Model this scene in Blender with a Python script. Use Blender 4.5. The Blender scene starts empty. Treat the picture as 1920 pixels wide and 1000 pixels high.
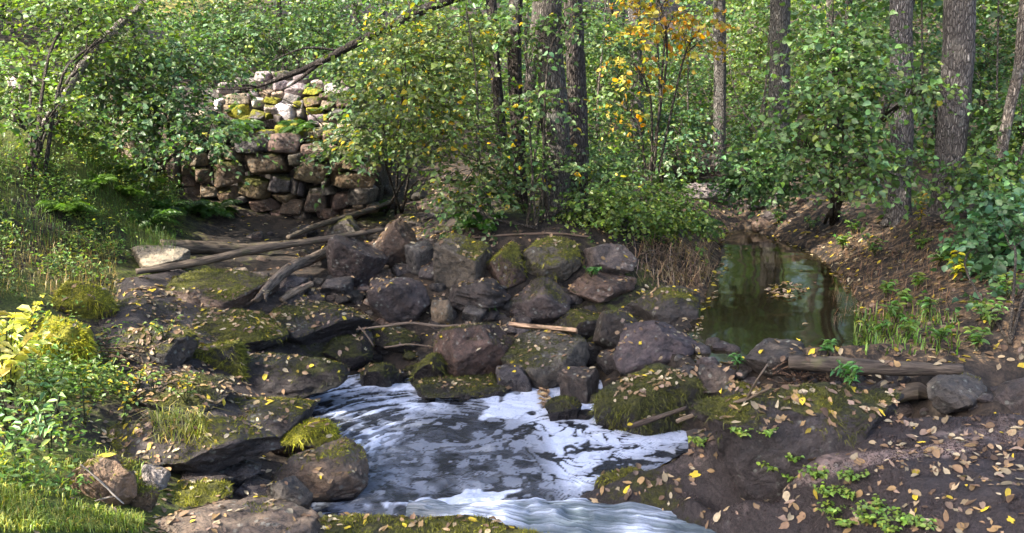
import bpy, bmesh, math, random
import numpy as np
from mathutils import Vector, Matrix
from mathutils.bvhtree import BVHTree

# ------------------------------------------------------------------ camera, world, sun, exposure
scene = bpy.context.scene
COL = scene.collection
F_PX, PITCH, CAM_H = 1844.0, math.radians(12.0), 2.2
cam_d = bpy.data.cameras.new('camera'); cam = bpy.data.objects.new('camera', cam_d); COL.objects.link(cam)
cam_d.sensor_width = 36.0; cam_d.lens = F_PX / 1920.0 * 36.0
cam_d.clip_start = 0.05; cam_d.clip_end = 500.0
cam.location = (0, 0, CAM_H); cam.rotation_euler = (math.radians(90) - PITCH, 0, 0)
scene.camera = cam

SUN_TO = Vector((-0.62, -0.36, 0.70)).normalized()        # direction from the ground to the sun
SUN_EL = math.asin(SUN_TO.z)
world = bpy.data.worlds.new('World'); scene.world = world; world.use_nodes = True
wn = world.node_tree.nodes; wl = world.node_tree.links
for n in list(wn): wn.remove(n)
w_out = wn.new('ShaderNodeOutputWorld'); w_bg = wn.new('ShaderNodeBackground'); w_sky = wn.new('ShaderNodeTexSky')
w_sky.sky_type = 'NISHITA'; w_sky.sun_disc = False
w_sky.sun_elevation = SUN_EL; w_sky.sun_rotation = math.atan2(SUN_TO.x, SUN_TO.y)
w_sky.dust_density = 4.0; w_sky.ozone_density = 0.3; w_sky.air_density = 0.8
w_bg.inputs[1].default_value = 0.15
wl.new(w_sky.outputs[0], w_bg.inputs[0]); wl.new(w_bg.outputs[0], w_out.inputs[0])
sun_d = bpy.data.lights.new('sun', 'SUN'); sun = bpy.data.objects.new('sun', sun_d); COL.objects.link(sun)
sun_d.energy = 3.2; sun_d.angle = math.radians(0.5); sun_d.color = (1.0, 0.93, 0.80)
sun.rotation_euler = (-SUN_TO).to_track_quat('-Z', 'Y').to_euler(); sun.location = (-8, -4, 12)
scene.view_settings.view_transform = 'Standard'; scene.view_settings.look = 'None'
scene.view_settings.gamma = 1.0; scene.view_settings.use_curve_mapping = False
scene.view_settings.exposure = 2.55
cy = scene.cycles
cy.max_bounces = 6; cy.diffuse_bounces = 3; cy.glossy_bounces = 2; cy.transmission_bounces = 3
cy.transparent_max_bounces = 4; cy.caustics_reflective = False; cy.caustics_refractive = False
cy.use_denoising = True

# ------------------------------------------------------------------ numeric helpers
CP, SP = math.cos(PITCH), math.sin(PITCH)
CAMP = np.array([0, 0, CAM_H])
def ray(px, py):
    dx = (px - 960.0) / F_PX; dy = -(py - 500.0) / F_PX
    return np.array([dx, CP + dy * SP, -SP + dy * CP])
def P(px, py, z):                       # the point of that pixel at height z
    d = ray(px, py); return CAMP + d * ((z - CAM_H) / d[2])
def PY(px, py, Y):                      # the point of that pixel on the upright plane y = Y
    d = ray(px, py); return CAMP + d * (Y / d[1])
def project(p):
    p = np.asarray(p, float); q = p - CAMP
    f = q[..., 1] * CP - q[..., 2] * SP; u = q[..., 1] * SP + q[..., 2] * CP
    f = np.where(np.abs(f) < 1e-6, 1e-6, f)
    return 960 + F_PX * q[..., 0] / f, 500 - F_PX * u / f
def nrmz(v):
    return v / np.maximum(np.linalg.norm(v, axis=-1, keepdims=True), 1e-9)
def smooth(a, b, x):
    t = np.clip((x - a) / (b - a), 0, 1); return t * t * (3 - 2 * t)
def _hash(ix, iy, iz, s):
    h = (ix * 374761393 + iy * 668265263 + iz * 2147483647 + s * 974634777) & 0xFFFFFFFF
    h = ((h ^ (h >> 13)) * 1274126177) & 0xFFFFFFFF
    h = ((h ^ (h >> 16)) * 2246822519) & 0xFFFFFFFF
    return ((h ^ (h >> 15)) & 0xFFFFFF) / float(0xFFFFFF)
def vnoise(p, seed=0):
    p = np.asarray(p, float); i = np.floor(p).astype(np.int64); f = p - i; u = f * f * f * (f * (f * 6 - 15) + 10)
    r = 0
    for dx in (0, 1):
        wx = u[..., 0] if dx else 1 - u[..., 0]
        for dy in (0, 1):
            wy = u[..., 1] if dy else 1 - u[..., 1]
            for dz in (0, 1):
                wz = u[..., 2] if dz else 1 - u[..., 2]
                r = r + wx * wy * wz * _hash(i[..., 0] + dx, i[..., 1] + dy, i[..., 2] + dz, seed)
    return r * 2 - 1
def fbm(p, octv=4, seed=0, gain=0.5):
    a, s, r, p = 1.0, 0.0, 0, np.asarray(p, float)
    for k in range(octv):
        r = r + a * vnoise(p * (2.03 ** k) + k * 7.3, seed + k); s += a; a *= gain
    return r / s
def xy0(x, y, z=0.0):
    return np.stack([x, y, np.zeros_like(x) + z], -1)

# ------------------------------------------------------------------ object helpers
def mesh_np(name, verts, tris, mat, attrs=None, smooth_sh=True, quads=None):
    me = bpy.data.meshes.new(name)
    verts = np.ascontiguousarray(verts, dtype=np.float32)
    nv = len(verts)
    tris = np.zeros((0, 3), np.int32) if tris is None else np.asarray(tris, np.int32)
    qs = np.zeros((0, 4), np.int32) if quads is None else np.asarray(quads, np.int32)
    me.vertices.add(nv); me.vertices.foreach_set('co', verts.ravel())
    nl = tris.size + qs.size; npoly = len(tris) + len(qs)
    me.loops.add(nl); me.polygons.add(npoly)
    me.loops.foreach_set('vertex_index', np.concatenate([tris.ravel(), qs.ravel()]).astype(np.int32))
    st = np.concatenate([np.arange(len(tris)) * 3, tris.size + np.arange(len(qs)) * 4]).astype(np.int32)
    me.polygons.foreach_set('loop_start', st)
    me.polygons.foreach_set('use_smooth', np.full(npoly, smooth_sh, dtype=bool))
    for k, a in (attrs or {}).items():
        a = np.asarray(a, np.float32)
        if a.ndim == 2:
            if a.shape[1] == 3: a = np.concatenate([a, np.ones((len(a), 1), np.float32)], 1)
            at = me.attributes.new(k, 'FLOAT_COLOR', 'POINT'); at.data.foreach_set('color', np.ascontiguousarray(a).ravel())
        else:
            at = me.attributes.new(k, 'FLOAT', 'POINT'); at.data.foreach_set('value', a)
    me.update(calc_edges=True); me.validate()
    if mat: me.materials.append(mat)
    return me
def link(name, me, parent=None, loc=None, color=None):
    o = bpy.data.objects.new(name, me); COL.objects.link(o)
    if parent: o.parent = parent
    if loc is not None: o.location = loc
    if color is not None: o.color = (*color[:3], 1)
    return o
def tag(o, label=None, cat=None, group=None, kind=None):
    if label: o['label'] = label
    if cat: o['category'] = cat
    if group: o['group'] = group
    if kind: o['kind'] = kind
    return o
def empty(name, loc, label=None, cat=None, group=None):
    o = bpy.data.objects.new(name, None); COL.objects.link(o); o.location = tuple(float(v) for v in loc)
    o.empty_display_size = 0.1
    return tag(o, label, cat, group)
SOLID = []                              # world-space (verts, tris) that fallen leaves can lie on
def solid(v, t): SOLID.append((np.asarray(v, np.float64), np.asarray(t, np.int64)))

# ------------------------------------------------------------------ materials
class NT:
    def __init__(s, name):
        s.m = bpy.data.materials.new(name); s.m.use_nodes = True; s.t = s.m.node_tree
        for n in list(s.t.nodes): s.t.nodes.remove(n)
        s.out = s.n('ShaderNodeOutputMaterial')
    def n(s, typ, **kw):
        nd = s.t.nodes.new(typ)
        for k, v in kw.items(): setattr(nd, k, v)
        return nd
    def l(s, a, b): s.t.links.new(a, b)
    def set(s, sock, v):
        if isinstance(v, bpy.types.NodeSocket): s.l(v, sock)
        else: sock.default_value = v
    def math(s, op, a, b=None, c=None, clamp=False):
        nd = s.n('ShaderNodeMath', operation=op, use_clamp=clamp); s.set(nd.inputs[0], a)
        if b is not None: s.set(nd.inputs[1], b)
        if c is not None: s.set(nd.inputs[2], c)
        return nd.outputs[0]
    def mix(s, f, a, b, mode='MIX'):
        nd = s.n('ShaderNodeMix', data_type='RGBA', blend_type=mode)
        s.set(nd.inputs[0], f); s.set(nd.inputs[6], a if isinstance(a, bpy.types.NodeSocket) else (*a[:3], 1))
        s.set(nd.inputs[7], b if isinstance(b, bpy.types.NodeSocket) else (*b[:3], 1)); return nd.outputs[2]
    def noise(s, vec, scale, detail=5, rough=0.6, dist=0.0):
        nd = s.n('ShaderNodeTexNoise'); nd.inputs['Scale'].default_value = scale; nd.inputs['Detail'].default_value = detail
        nd.inputs['Roughness'].default_value = rough; nd.inputs['Distortion'].default_value = dist
        if vec is not None: s.l(vec, nd.inputs['Vector'])
        return nd.outputs[0]
    def voro(s, vec, scale, feature='F1', out=0):
        nd = s.n('ShaderNodeTexVoronoi', feature=feature); nd.inputs['Scale'].default_value = scale
        if vec is not None: s.l(vec, nd.inputs['Vector'])
        return nd.outputs[out]
    def ramp(s, f, a, b, clamp=True):     # smoothstep a..b
        nd = s.n('ShaderNodeMapRange', interpolation_type='SMOOTHSTEP'); s.set(nd.inputs[0], f)
        nd.inputs[1].default_value = a; nd.inputs[2].default_value = b; return nd.outputs[0]
    def attr(s, name, out=2):
        nd = s.n('ShaderNodeAttribute', attribute_name=name); return nd.outputs[out]
    def bump(s, h, strength, dist, normal=None):
        nd = s.n('ShaderNodeBump'); nd.inputs['Strength'].default_value = strength; nd.inputs['Distance'].default_value = dist
        s.l(h, nd.inputs['Height'])
        if normal is not None: s.l(normal, nd.inputs['Normal'])
        return nd.outputs[0]
    def pbsdf(s, col, rough, spec=0.5, normal=None):
        nd = s.n('ShaderNodeBsdfPrincipled'); s.set(nd.inputs['Base Color'], col if isinstance(col, bpy.types.NodeSocket) else (*col, 1))
        s.set(nd.inputs['Roughness'], rough); s.set(nd.inputs['Specular IOR Level'], spec)
        if normal is not None: s.l(normal, nd.inputs['Normal'])
        return nd
    def done(s, sh): s.l(sh, s.out.inputs[0]); return s.m

def mat_rock():
    t = NT('rock'); oi = t.n('ShaderNodeObjectInfo'); geo = t.n('ShaderNodeNewGeometry')
    pos = geo.outputs['Position']
    n1 = t.noise(pos, 4.5, 7, 0.68, 0.8); n2 = t.noise(pos, 19, 7, 0.72, 0.5); n3 = t.noise(pos, 95, 6, 0.8)
    base = oi.outputs['Color']
    dark = t.mix(1.0, base, (0.42, 0.42, 0.45), 'MULTIPLY'); light = t.mix(1.0, base, (1.75, 1.6, 1.5), 'MULTIPLY')
    c = t.mix(t.ramp(n1, 0.32, 0.68), dark, light)
    c = t.mix(t.math('MULTIPLY', t.ramp(n2, 0.40, 0.72), 0.55), c, t.mix(1.0, base, (1.9, 1.6, 1.35), 'MULTIPLY'))
    c = t.mix(t.math('MULTIPLY', t.ramp(n2, 0.52, 0.30), 0.65), c, t.mix(1.0, base, (0.33, 0.33, 0.36), 'MULTIPLY'))
    # lichen crust
    vl = t.voro(pos, 26); ln = t.noise(pos, 9, 4, 0.6)
    lich = t.math('MULTIPLY', t.ramp(t.math('ADD', vl, t.math('MULTIPLY', n3, .3)), 0.55, 0.35), t.ramp(ln, 0.50, 0.62))
    c = t.mix(t.math('MULTIPLY', lich, 0.55), c, (0.30, 0.31, 0.27))
    c = t.mix(t.math('MULTIPLY', t.ramp(n3, 0.58, 0.70), 0.40), c, (0.27, 0.24, 0.21)); c = t.mix(t.math('MULTIPLY', t.ramp(n3, 0.44, 0.34), 0.6), c, (0.012, 0.010, 0.010))
    ck = t.noise(pos, 7, 5, 0.6, 1.5); crk = t.ramp(t.math('ABSOLUTE', t.math('SUBTRACT', ck, 0.5)), 0.012, 0.0)
    c = t.mix(t.math('MULTIPLY', crk, 0.8), c, (0.012, 0.010, 0.010))
    cr = t.ramp(t.math('ADD', t.attr('crust'), t.math('MULTIPLY', t.math('SUBTRACT', n2, 0.5), 1.0)), 0.38, 0.62)
    c = t.mix(cr, c, t.mix(t.ramp(n3, 0.35, 0.7), (0.014, 0.010, 0.0105), (0.050, 0.037, 0.037)))
    # moss where the mesh says it grows, broken up finely
    mo = t.attr('moss'); mb = t.attr('moss_bright')
    br = t.math('ADD', mo, t.math('MULTIPLY', t.math('SUBTRACT', n2, 0.5), 1.1))
    mk = t.ramp(br, 0.38, 0.62)
    mn = t.noise(pos, 45, 4, 0.7)
    mdark = t.mix(t.ramp(mn, 0.3, 0.7), (0.012, 0.013, 0.005), (0.060, 0.062, 0.014))
    mlite = t.mix(t.ramp(mn, 0.3, 0.7), (0.10, 0.11, 0.010), (0.36, 0.33, 0.025))
    mc = t.mix(mb, mdark, mlite)
    c = t.mix(mk, c, mc)
    wet = t.attr('wet')
    c = t.mix(wet, c, t.mix(1.0, c, (0.45, 0.43, 0.44), 'MULTIPLY'))
    rough = t.math('SUBTRACT', t.math('ADD', 0.62, t.math('MULTIPLY', mk, 0.3)), t.math('MULTIPLY', wet, 0.36), clamp=True)
    b = t.bump(n1, 0.7, 0.07); b = t.bump(n2, 0.9, 0.035, b)
    b = t.bump(n3, 0.9, 0.012, b); ch = t.n('ShaderNodeTexVoronoi', feature='F1'); ch.inputs['Scale'].default_value = 13; t.l(t.mix(.12, pos, t.n('ShaderNodeTexNoise').outputs[1]), ch.inputs['Vector']); b = t.bump(ch.outputs[0], 0.55, 0.03, b); b = t.bump(t.math('SUBTRACT', 1.0, crk), 0.8, 0.012, b); b = t.bump(cr, 0.5, 0.008, b); b = t.bump(t.math('MULTIPLY', mk, mn), 0.9, 0.018, b)
    return t.done(t.pbsdf(c, rough, 0.4, b).outputs[0])
def mat_ground():
    t = NT('forest_floor'); geo = t.n('ShaderNodeNewGeometry'); pos = geo.outputs['Position']
    n1 = t.noise(pos, 1.6, 6, 0.6); n2 = t.noise(pos, 14, 6, 0.7); n3 = t.noise(pos, 70, 4, 0.7); v = t.voro(pos, 30, out=1); vd = t.voro(pos, 30)
    c = t.mix(t.ramp(n2, 0.3, 0.7), (0.010, 0.008, 0.007), (0.038, 0.029, 0.023))
    lit = t.mix(t.ramp(n3, 0.3, 0.7), (0.050, 0.030, 0.016), (0.20, 0.13, 0.075))
    c = t.mix(t.math('MULTIPLY', t.ramp(n2, 0.46, 0.62), t.attr('litter')), c, lit)
    mo = t.attr('moss')
    mk = t.ramp(t.math('ADD', mo, t.math('MULTIPLY', t.math('SUBTRACT', n2, 0.5), 1.2)), 0.35, 0.65)
    c = t.mix(mk, c, t.mix(t.ramp(n3, 0.3, 0.7), (0.025, 0.035, 0.008), (0.10, 0.115, 0.02)))
    c = t.mix(t.attr('field'), c, t.mix(n2, (0.34, 0.27, 0.06), (0.50, 0.42, 0.12)))
    b = t.bump(n2, 0.7, 0.04); b = t.bump(n3, 0.6, 0.012, b)
    return t.done(t.pbsdf(c, 0.85, 0.25, b).outputs[0])
def mat_leaf(name='leaf', transl=0.38, rough=0.42, spec=0.4):
    t = NT(name); oi = t.n('ShaderNodeObjectInfo')
    c = t.mix(1.0, t.attr('tint', 0), oi.outputs['Color'], 'MULTIPLY')
    hs = t.n('ShaderNodeHueSaturation'); hs.inputs['Saturation'].default_value = 1.04; hs.inputs['Value'].default_value = 1.08; t.l(c, hs.inputs['Color']); c = hs.outputs[0]
    geo = t.n('ShaderNodeNewGeometry')
    c = t.mix(t.math('MULTIPLY', geo.outputs['Backfacing'], 0.5), c, t.mix(1.0, c, (1.15, 1.15, 1.3), 'MULTIPLY'))
    nz = t.noise(geo.outputs['Position'], 60, 3, 0.6)
    c = t.mix(t.ramp(nz, 0.35, 0.75), t.mix(1.0, c, (0.78, 0.8, 0.78), 'MULTIPLY'), c)
    p = t.pbsdf(c, rough, spec); tr = t.n('ShaderNodeBsdfTranslucent')
    t.l(t.mix(1.0, c, (1.35, 1.45, 0.55), 'MULTIPLY'), tr.inputs[0])
    mx = t.n('ShaderNodeMixShader'); mx.inputs[0].default_value = transl
    t.l(p.outputs[0], mx.inputs[1]); t.l(tr.outputs[0], mx.inputs[2]); return t.done(mx.outputs[0])
def mat_bark():
    t = NT('bark'); oi = t.n('ShaderNodeObjectInfo'); geo = t.n('ShaderNodeNewGeometry')
    mp = t.n('ShaderNodeMapping'); mp.inputs['Scale'].default_value = (1, 1, 0.24); t.l(t.mix(.05, geo.outputs['Position'], t.n('ShaderNodeTexNoise').outputs[1]), mp.inputs[0])
    v = t.voro(mp.outputs[0], 60, 'DISTANCE_TO_EDGE'); n = t.noise(mp.outputs[0], 55, 5, 0.7, 0.8); n2 = t.noise(geo.outputs['Position'], 6, 5, 0.65)
    f = t.math('MULTIPLY', t.ramp(v, 0.0, 0.22), t.ramp(n, 0.25, 0.65))
    base = oi.outputs['Color']
    c = t.mix(f, t.mix(1.0, base, (0.22, 0.20, 0.20), 'MULTIPLY'), t.mix(1.0, base, (1.55, 1.5, 1.45), 'MULTIPLY'))
    c = t.mix(t.math('MULTIPLY', t.ramp(n2, 0.55, 0.72), 0.6), c, (0.20, 0.21, 0.19))
    c = t.mix(t.math('MULTIPLY', t.ramp(n2, 0.42, 0.28), 0.5), c, (0.035, 0.042, 0.018))
    b = t.bump(f, 0.9, 0.02); b = t.bump(n, 0.5, 0.008, b)
    return t.done(t.pbsdf(c, 0.85, 0.2, b).outputs[0])
def mat_wood():
    t = NT('weathered_wood'); oi = t.n('ShaderNodeObjectInfo'); tc = t.n('ShaderNodeTexCoord')
    u = t.attr('along', 1)
    mp = t.n('ShaderNodeMapping'); mp.inputs['Scale'].default_value = (4.5, 34, 34); t.l(u, mp.inputs[0])
    n = t.noise(mp.outputs[0], 1.6, 6, 0.7, 0.4); n2 = t.noise(tc.outputs['Object'], 9, 5, 0.6)
    base = oi.outputs['Color']
    c = t.mix(t.ramp(n, 0.33, 0.66), t.mix(1.0, base, (0.26, 0.24, 0.23), 'MULTIPLY'), t.mix(1.0, base, (1.35, 1.3, 1.25), 'MULTIPLY'))
    c = t.mix(t.math('MULTIPLY', t.ramp(n2, 0.55, 0.7), 0.5), c, (0.045, 0.05, 0.016))
    b = t.bump(n, 0.8, 0.012)
    return t.done(t.pbsdf(c, 0.75, 0.25, b).outputs[0])
def mat_water(name, deep, foamy=False, ripple=14.0, rstr=0.25, rdist=0.02):
    t = NT(name); geo = t.n('ShaderNodeNewGeometry'); pos = geo.outputs['Position']
    n = t.noise(pos, ripple, 3, 0.55, 1.2)
    b = t.bump(n, rstr, rdist)
    n0 = t.noise(pos, 2.2, 4, 0.6)
    p = t.pbsdf(t.mix(n0, deep, tuple(min(1, 1.9 * v) for v in deep)), 0.06, 0.5, b); p.inputs['IOR'].default_value = 1.33
    sh = p.outputs[0]
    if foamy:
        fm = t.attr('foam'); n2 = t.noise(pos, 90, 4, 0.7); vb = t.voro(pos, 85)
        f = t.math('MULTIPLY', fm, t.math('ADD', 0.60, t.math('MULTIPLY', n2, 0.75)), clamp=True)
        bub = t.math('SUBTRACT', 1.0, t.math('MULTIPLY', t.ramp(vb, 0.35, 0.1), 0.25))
        fc = t.mix(bub, (0.30, 0.36, 0.51), (0.53, 0.59, 0.75))  # blue in the foam colour stands in for sky sheen on the pool
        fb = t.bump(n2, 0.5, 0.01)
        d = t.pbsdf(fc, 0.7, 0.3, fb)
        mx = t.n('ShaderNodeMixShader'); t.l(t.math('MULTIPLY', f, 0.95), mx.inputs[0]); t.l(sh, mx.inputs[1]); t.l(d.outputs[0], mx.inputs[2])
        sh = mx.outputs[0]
    return t.done(sh)
M_ROCK, M_GROUND, M_LEAF, M_BARK, M_WOOD = mat_rock(), mat_ground(), mat_leaf(), mat_bark(), mat_wood()
M_DRY = mat_leaf('dry_leaf', 0.15, 0.6, 0.3)
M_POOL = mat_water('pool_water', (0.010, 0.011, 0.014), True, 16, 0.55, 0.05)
M_POND = mat_water('pond_water', (0.010, 0.008, 0.004), False, 9, 0.06, 0.01)
M_RAPID = mat_water('rapid_water', (0.030, 0.042, 0.048), True, 9, 0.5, 0.04)

# ------------------------------------------------------------------ terrain
POOL_PX = [(555,752),(600,722),(650,702),(720,690),(800,700),(880,712),(960,700),(1050,676),(1105,690),(1150,740),(1240,772),(1320,788),(1330,812),(1240,850),(1160,895),(1105,935),
           (1180,950),(1300,966),(1480,1005),(1480,1060),(1000,1060),(880,1010),(760,990),(590,985),(575,950),(620,920),(690,880),(640,845),(600,800)]
POND_PX = [(1270,655),(1285,620),(1312,570),(1335,520),(1350,480),(1340,440),(1400,428),(1470,450),(1540,480),(1595,535),(1632,590),(1640,640),(1625,674),(1480,678),(1380,684),(1305,684)]
POND_Z = 0.35
pool_poly = np.array([P(x, y, 0.0)[:2] for x, y in POOL_PX]); pond_poly = np.array([P(x, y, POND_Z)[:2] for x, y in POND_PX])
def poly_sd(poly, x, y):                # signed distance, positive inside
    sh = x.shape; px = x.ravel(); py = y.ravel(); ins = np.zeros(px.shape, bool); d2 = np.full(px.shape, 1e9)
    n = len(poly)
    for i in range(n):
        ax, ay = poly[i]; bx, by = poly[(i + 1) % n]
        ex, ey = bx - ax, by - ay
        t = np.clip(((px - ax) * ex + (py - ay) * ey) / (ex * ex + ey * ey), 0, 1)
        d2 = np.minimum(d2, (px - ax - t * ex) ** 2 + (py - ay - t * ey) ** 2)
        c = ((ay > py) != (by > py)) & (px < (bx - ax) * (py - ay) / (by - ay + 1e-12) + ax)
        ins ^= c
    d = np.sqrt(d2); return np.where(ins, d, -d).reshape(sh)
CTRL = [(20,1000,.65),(150,1000,.55),(20,850,.6),(150,850,.5),(20,700,.6),(150,700,.5),(20,560,.75),(150,560,.62),(30,450,.95),(200,470,.75),(100,380,1.1),(250,400,.88),(150,300,1.35),(300,330,1.0),(40,210,1.65),
 (300,560,.52),(300,650,.40),(450,560,.44),(420,620,.36),(500,700,.16),(350,720,.30),(450,760,.14),(560,700,.08),(250,760,.38),
 (250,850,.30),(400,850,.18),(520,830,.08),(600,880,.0),(300,950,.30),(450,980,.18),(580,960,.0),(800,1000,-.06),(1000,995,-.12),
 (650,640,.2),(750,650,.13),(850,650,.15),(950,650,.15),(1050,640,.18),(1150,650,.22),(700,560,.36),(850,580,.32),(1000,570,.35),(1150,560,.40),(600,500,.50),(750,480,.50),
 (900,430,.82),(1050,430,.84),(1150,440,.78),(1040,405,.88),(1000,330,1.0),(800,400,.62),(750,330,.85),(600,400,.6),(450,410,.62),(350,400,.72),(450,470,.58),(300,470,.68),(550,540,.46),
 (1650,620,.5),(1650,520,.6),(1600,460,.58),(1700,450,.72),(1800,550,.66),(1800,640,.54),(1900,600,.68),(1900,450,.88),(1780,400,.85),(1690,420,.78),(1500,410,.6),(1450,370,.66),(1340,360,.5),(1250,330,.65),(1345,295,.8),(1250,500,.5),(1230,450,.65),(1300,430,.5),
 (1300,690,.12),(1400,745,.12),(1400,700,.36),(1500,710,.36),(1600,710,.38),(1750,720,.42),(1880,740,.46),(1200,700,.04),(1250,745,-.02),(1300,780,-.06),(1340,745,-.04),
 (1150,920,-.28),(1300,850,-.16),(1500,800,.08),(1700,800,.18),(1900,790,.30),(1400,985,-.32),(1600,980,-.18),(1800,980,.0),(1900,1000,.1),(1500,900,-.08)]
ctrl = np.array([P(a, b, c) for a, b, c in CTRL] + [(0,2.6,-.2),(-3,1,.6),(3.5,1,.3),(0,-2,0),(-6,-2,.8),(6,-2,.6),(-6,5,1.5),(-8,9,2.2),(6.5,6,1.0),(7,9,1.2),
 (-12,13,3.0),(-5,15,2.3),(0,17,1.2),(6,17,1.5),(12,14,2.2),(-26,36,7.5),(-12,26,3.8),(0,45,7),(0,28,2.6),(10,28,3),(25,40,8),(40,20,7),(-40,15,6),(60,60,12),(-60,60,14),(0,80,13),(60,-10,6),(-60,-10,6),(0,-40,2)])
def tps(pts, vals, lam=2e-3):
    n = len(pts); d = np.linalg.norm(pts[:, None] - pts[None], axis=-1)
    K = np.where(d > 0, d * d * np.log(np.maximum(d, 1e-9)), 0) + lam * np.eye(n)
    A = np.zeros((n + 3, n + 3)); A[:n, :n] = K; A[:n, n] = 1; A[:n, n+1:] = pts; A[n, :n] = 1; A[n+1:, :n] = pts.T
    w = np.linalg.solve(A, np.concatenate([vals, np.zeros(3)]))
    def f(x, y):
        sh = np.shape(x); q = np.stack([np.ravel(x), np.ravel(y)], -1); out = np.zeros(len(q))
        for s in range(0, len(q), 20000):
            qq = q[s:s+20000]; dd = ((qq[:, None] - pts[None]) ** 2).sum(-1)
            out[s:s+20000] = (0.5 * dd * np.log(np.maximum(dd, 1e-12))) @ w[:n] + w[n] + qq @ w[n+1:]
        return out.reshape(sh)
    return f
base_h = tps(ctrl[:, :2], ctrl[:, 2])
def terrain_h(x, y):
    x = np.asarray(x, float); y = np.asarray(y, float)
    z = base_h(x, y)
    nf = np.clip(np.hypot(x, y - 6) / 12, 0.35, 4)
    z = z + 0.045 * fbm(xy0(x * 1.7, y * 1.7), 4, 11) * nf + 0.022 * fbm(xy0(x * 8, y * 8), 3, 12)
    for poly, lev, dep in ((pool_poly, 0.0, 0.35), (pond_poly, POND_Z, 0.22)):
        sd = poly_sd(poly, x, y) + 0.03 * fbm(xy0(x * 6, y * 6), 2, 13)
        sl = 0.55 if lev > 0.1 else 0.85; od = np.maximum(-sd, 0)
        z = np.where(sd < 0, np.minimum(z, np.where(od < 1.1, lev + 0.03 + sl * od + 2.0 * np.maximum(od - 0.45, 0) ** 2, 99.)), z)
        z = np.where(sd > 0, lev - dep * smooth(-0.02, 0.35, sd), np.maximum(z, np.where((sd > -0.5) & ((lev > .1) | (x < .35)), lev + 0.02 + (0.12 * od if lev < .1 else -3.0 * np.maximum(od - .10, 0)), z)))
    return z
def axis(segs):
    out = []
    for a, b, st in segs: out.append(np.arange(a, b, st))
    return np.concatenate(out)
gx = np.concatenate([-np.geomspace(80, 4.6, 46)[:-1], axis([(-4.6, 5.6, 0.033)]), np.geomspace(5.6, 80, 46)])
gy = np.concatenate([-np.geomspace(60, 1, 20)[:-1], axis([(-1, 2.6, .15), (2.6, 9.2, .033), (9.2, 15, .07)]), np.geomspace(15, 110, 60)])
GX, GY = np.meshgrid(gx, gy); GZ = terrain_h(GX, GY)
GW = np.where(poly_sd(pool_poly, GX, GY) > -.03, np.maximum(GZ, 0.0), GZ); GW = np.where(poly_sd(pond_poly, GX, GY) > -.03, np.maximum(GW, POND_Z), GW)
def hgt(x, y, GZ=GZ):                   # bilinear look-up in the terrain grid
    x = np.asarray(x, float); y = np.asarray(y, float)
    i = np.clip(np.searchsorted(gx, x) - 1, 0, len(gx) - 2); j = np.clip(np.searchsorted(gy, y) - 1, 0, len(gy) - 2)
    u = np.clip((x - gx[i]) / (gx[i+1] - gx[i]), 0, 1); v = np.clip((y - gy[j]) / (gy[j+1] - gy[j]), 0, 1)
    return (GZ[j, i] * (1-u) + GZ[j, i+1] * u) * (1-v) + (GZ[j+1, i] * (1-u) + GZ[j+1, i+1] * u) * v
def gpt(px, py, dmax=40.0):             # where that pixel's ray meets the ground
    d = ray(px, py); t = np.arange(2.0, dmax, 0.02); q = CAMP + d * t[:, None]
    hit = np.nonzero(q[:, 2] < hgt(q[:, 0], q[:, 1], GW))[0]
    return q[hit[0]] if len(hit) else q[-1]
def grid_tris(nx, ny):
    a = (np.arange(ny - 1)[:, None] * nx + np.arange(nx - 1)[None]).ravel()
    return np.stack([a, a + 1, a + nx + 1, a + nx], -1)
gv = np.stack([GX, GY, GZ], -1).reshape(-1, 3); gq = grid_tris(len(gx), len(gy))
gpx, gpy = project(gv)
infr = gv[:, 1] > 1.0
moss_g = np.where(gv[:, 1] > 11, .12, .38) + 0.45 * fbm(gv * [1.2, 1.2, 0], 3, 21)
lb = (gpx < 300) & infr; moss_g = np.where(lb, moss_g + 0.15, moss_g)
rb = (gpx > 1250) & (gpy > 380) & infr; moss_g = np.where(rb, moss_g - 0.35, moss_g)
mid = ((gpx > 400) & (gpx < 1290) & (gpy > 400) | (gpx > 1200) & (gpy > 680)) & infr; moss_g = np.where(mid, moss_g - 0.2, moss_g)
field = smooth(24, 27, gv[:, 1]) * smooth(-7, -10, gv[:, 0] - 0.0) * smooth(60, 40, gv[:, 1])
ground = link('ground', mesh_np('ground', gv, None, M_GROUND, {'moss': moss_g, 'litter': np.where(mid, 0.12, np.where(rb, .8, .45)), 'field': field}, quads=gq))
tag(ground, 'dark leaf-strewn woodland floor sloping down to the stream', 'ground', kind='structure')
near = (gv[gq[:, 0], 1] > 1.5) & (gv[gq[:, 0], 1] < 16) & (np.abs(gv[gq[:, 0], 0]) < 7)
solid(gv, np.concatenate([gq[near][:, [0, 1, 2]], gq[near][:, [0, 2, 3]]]))

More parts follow.
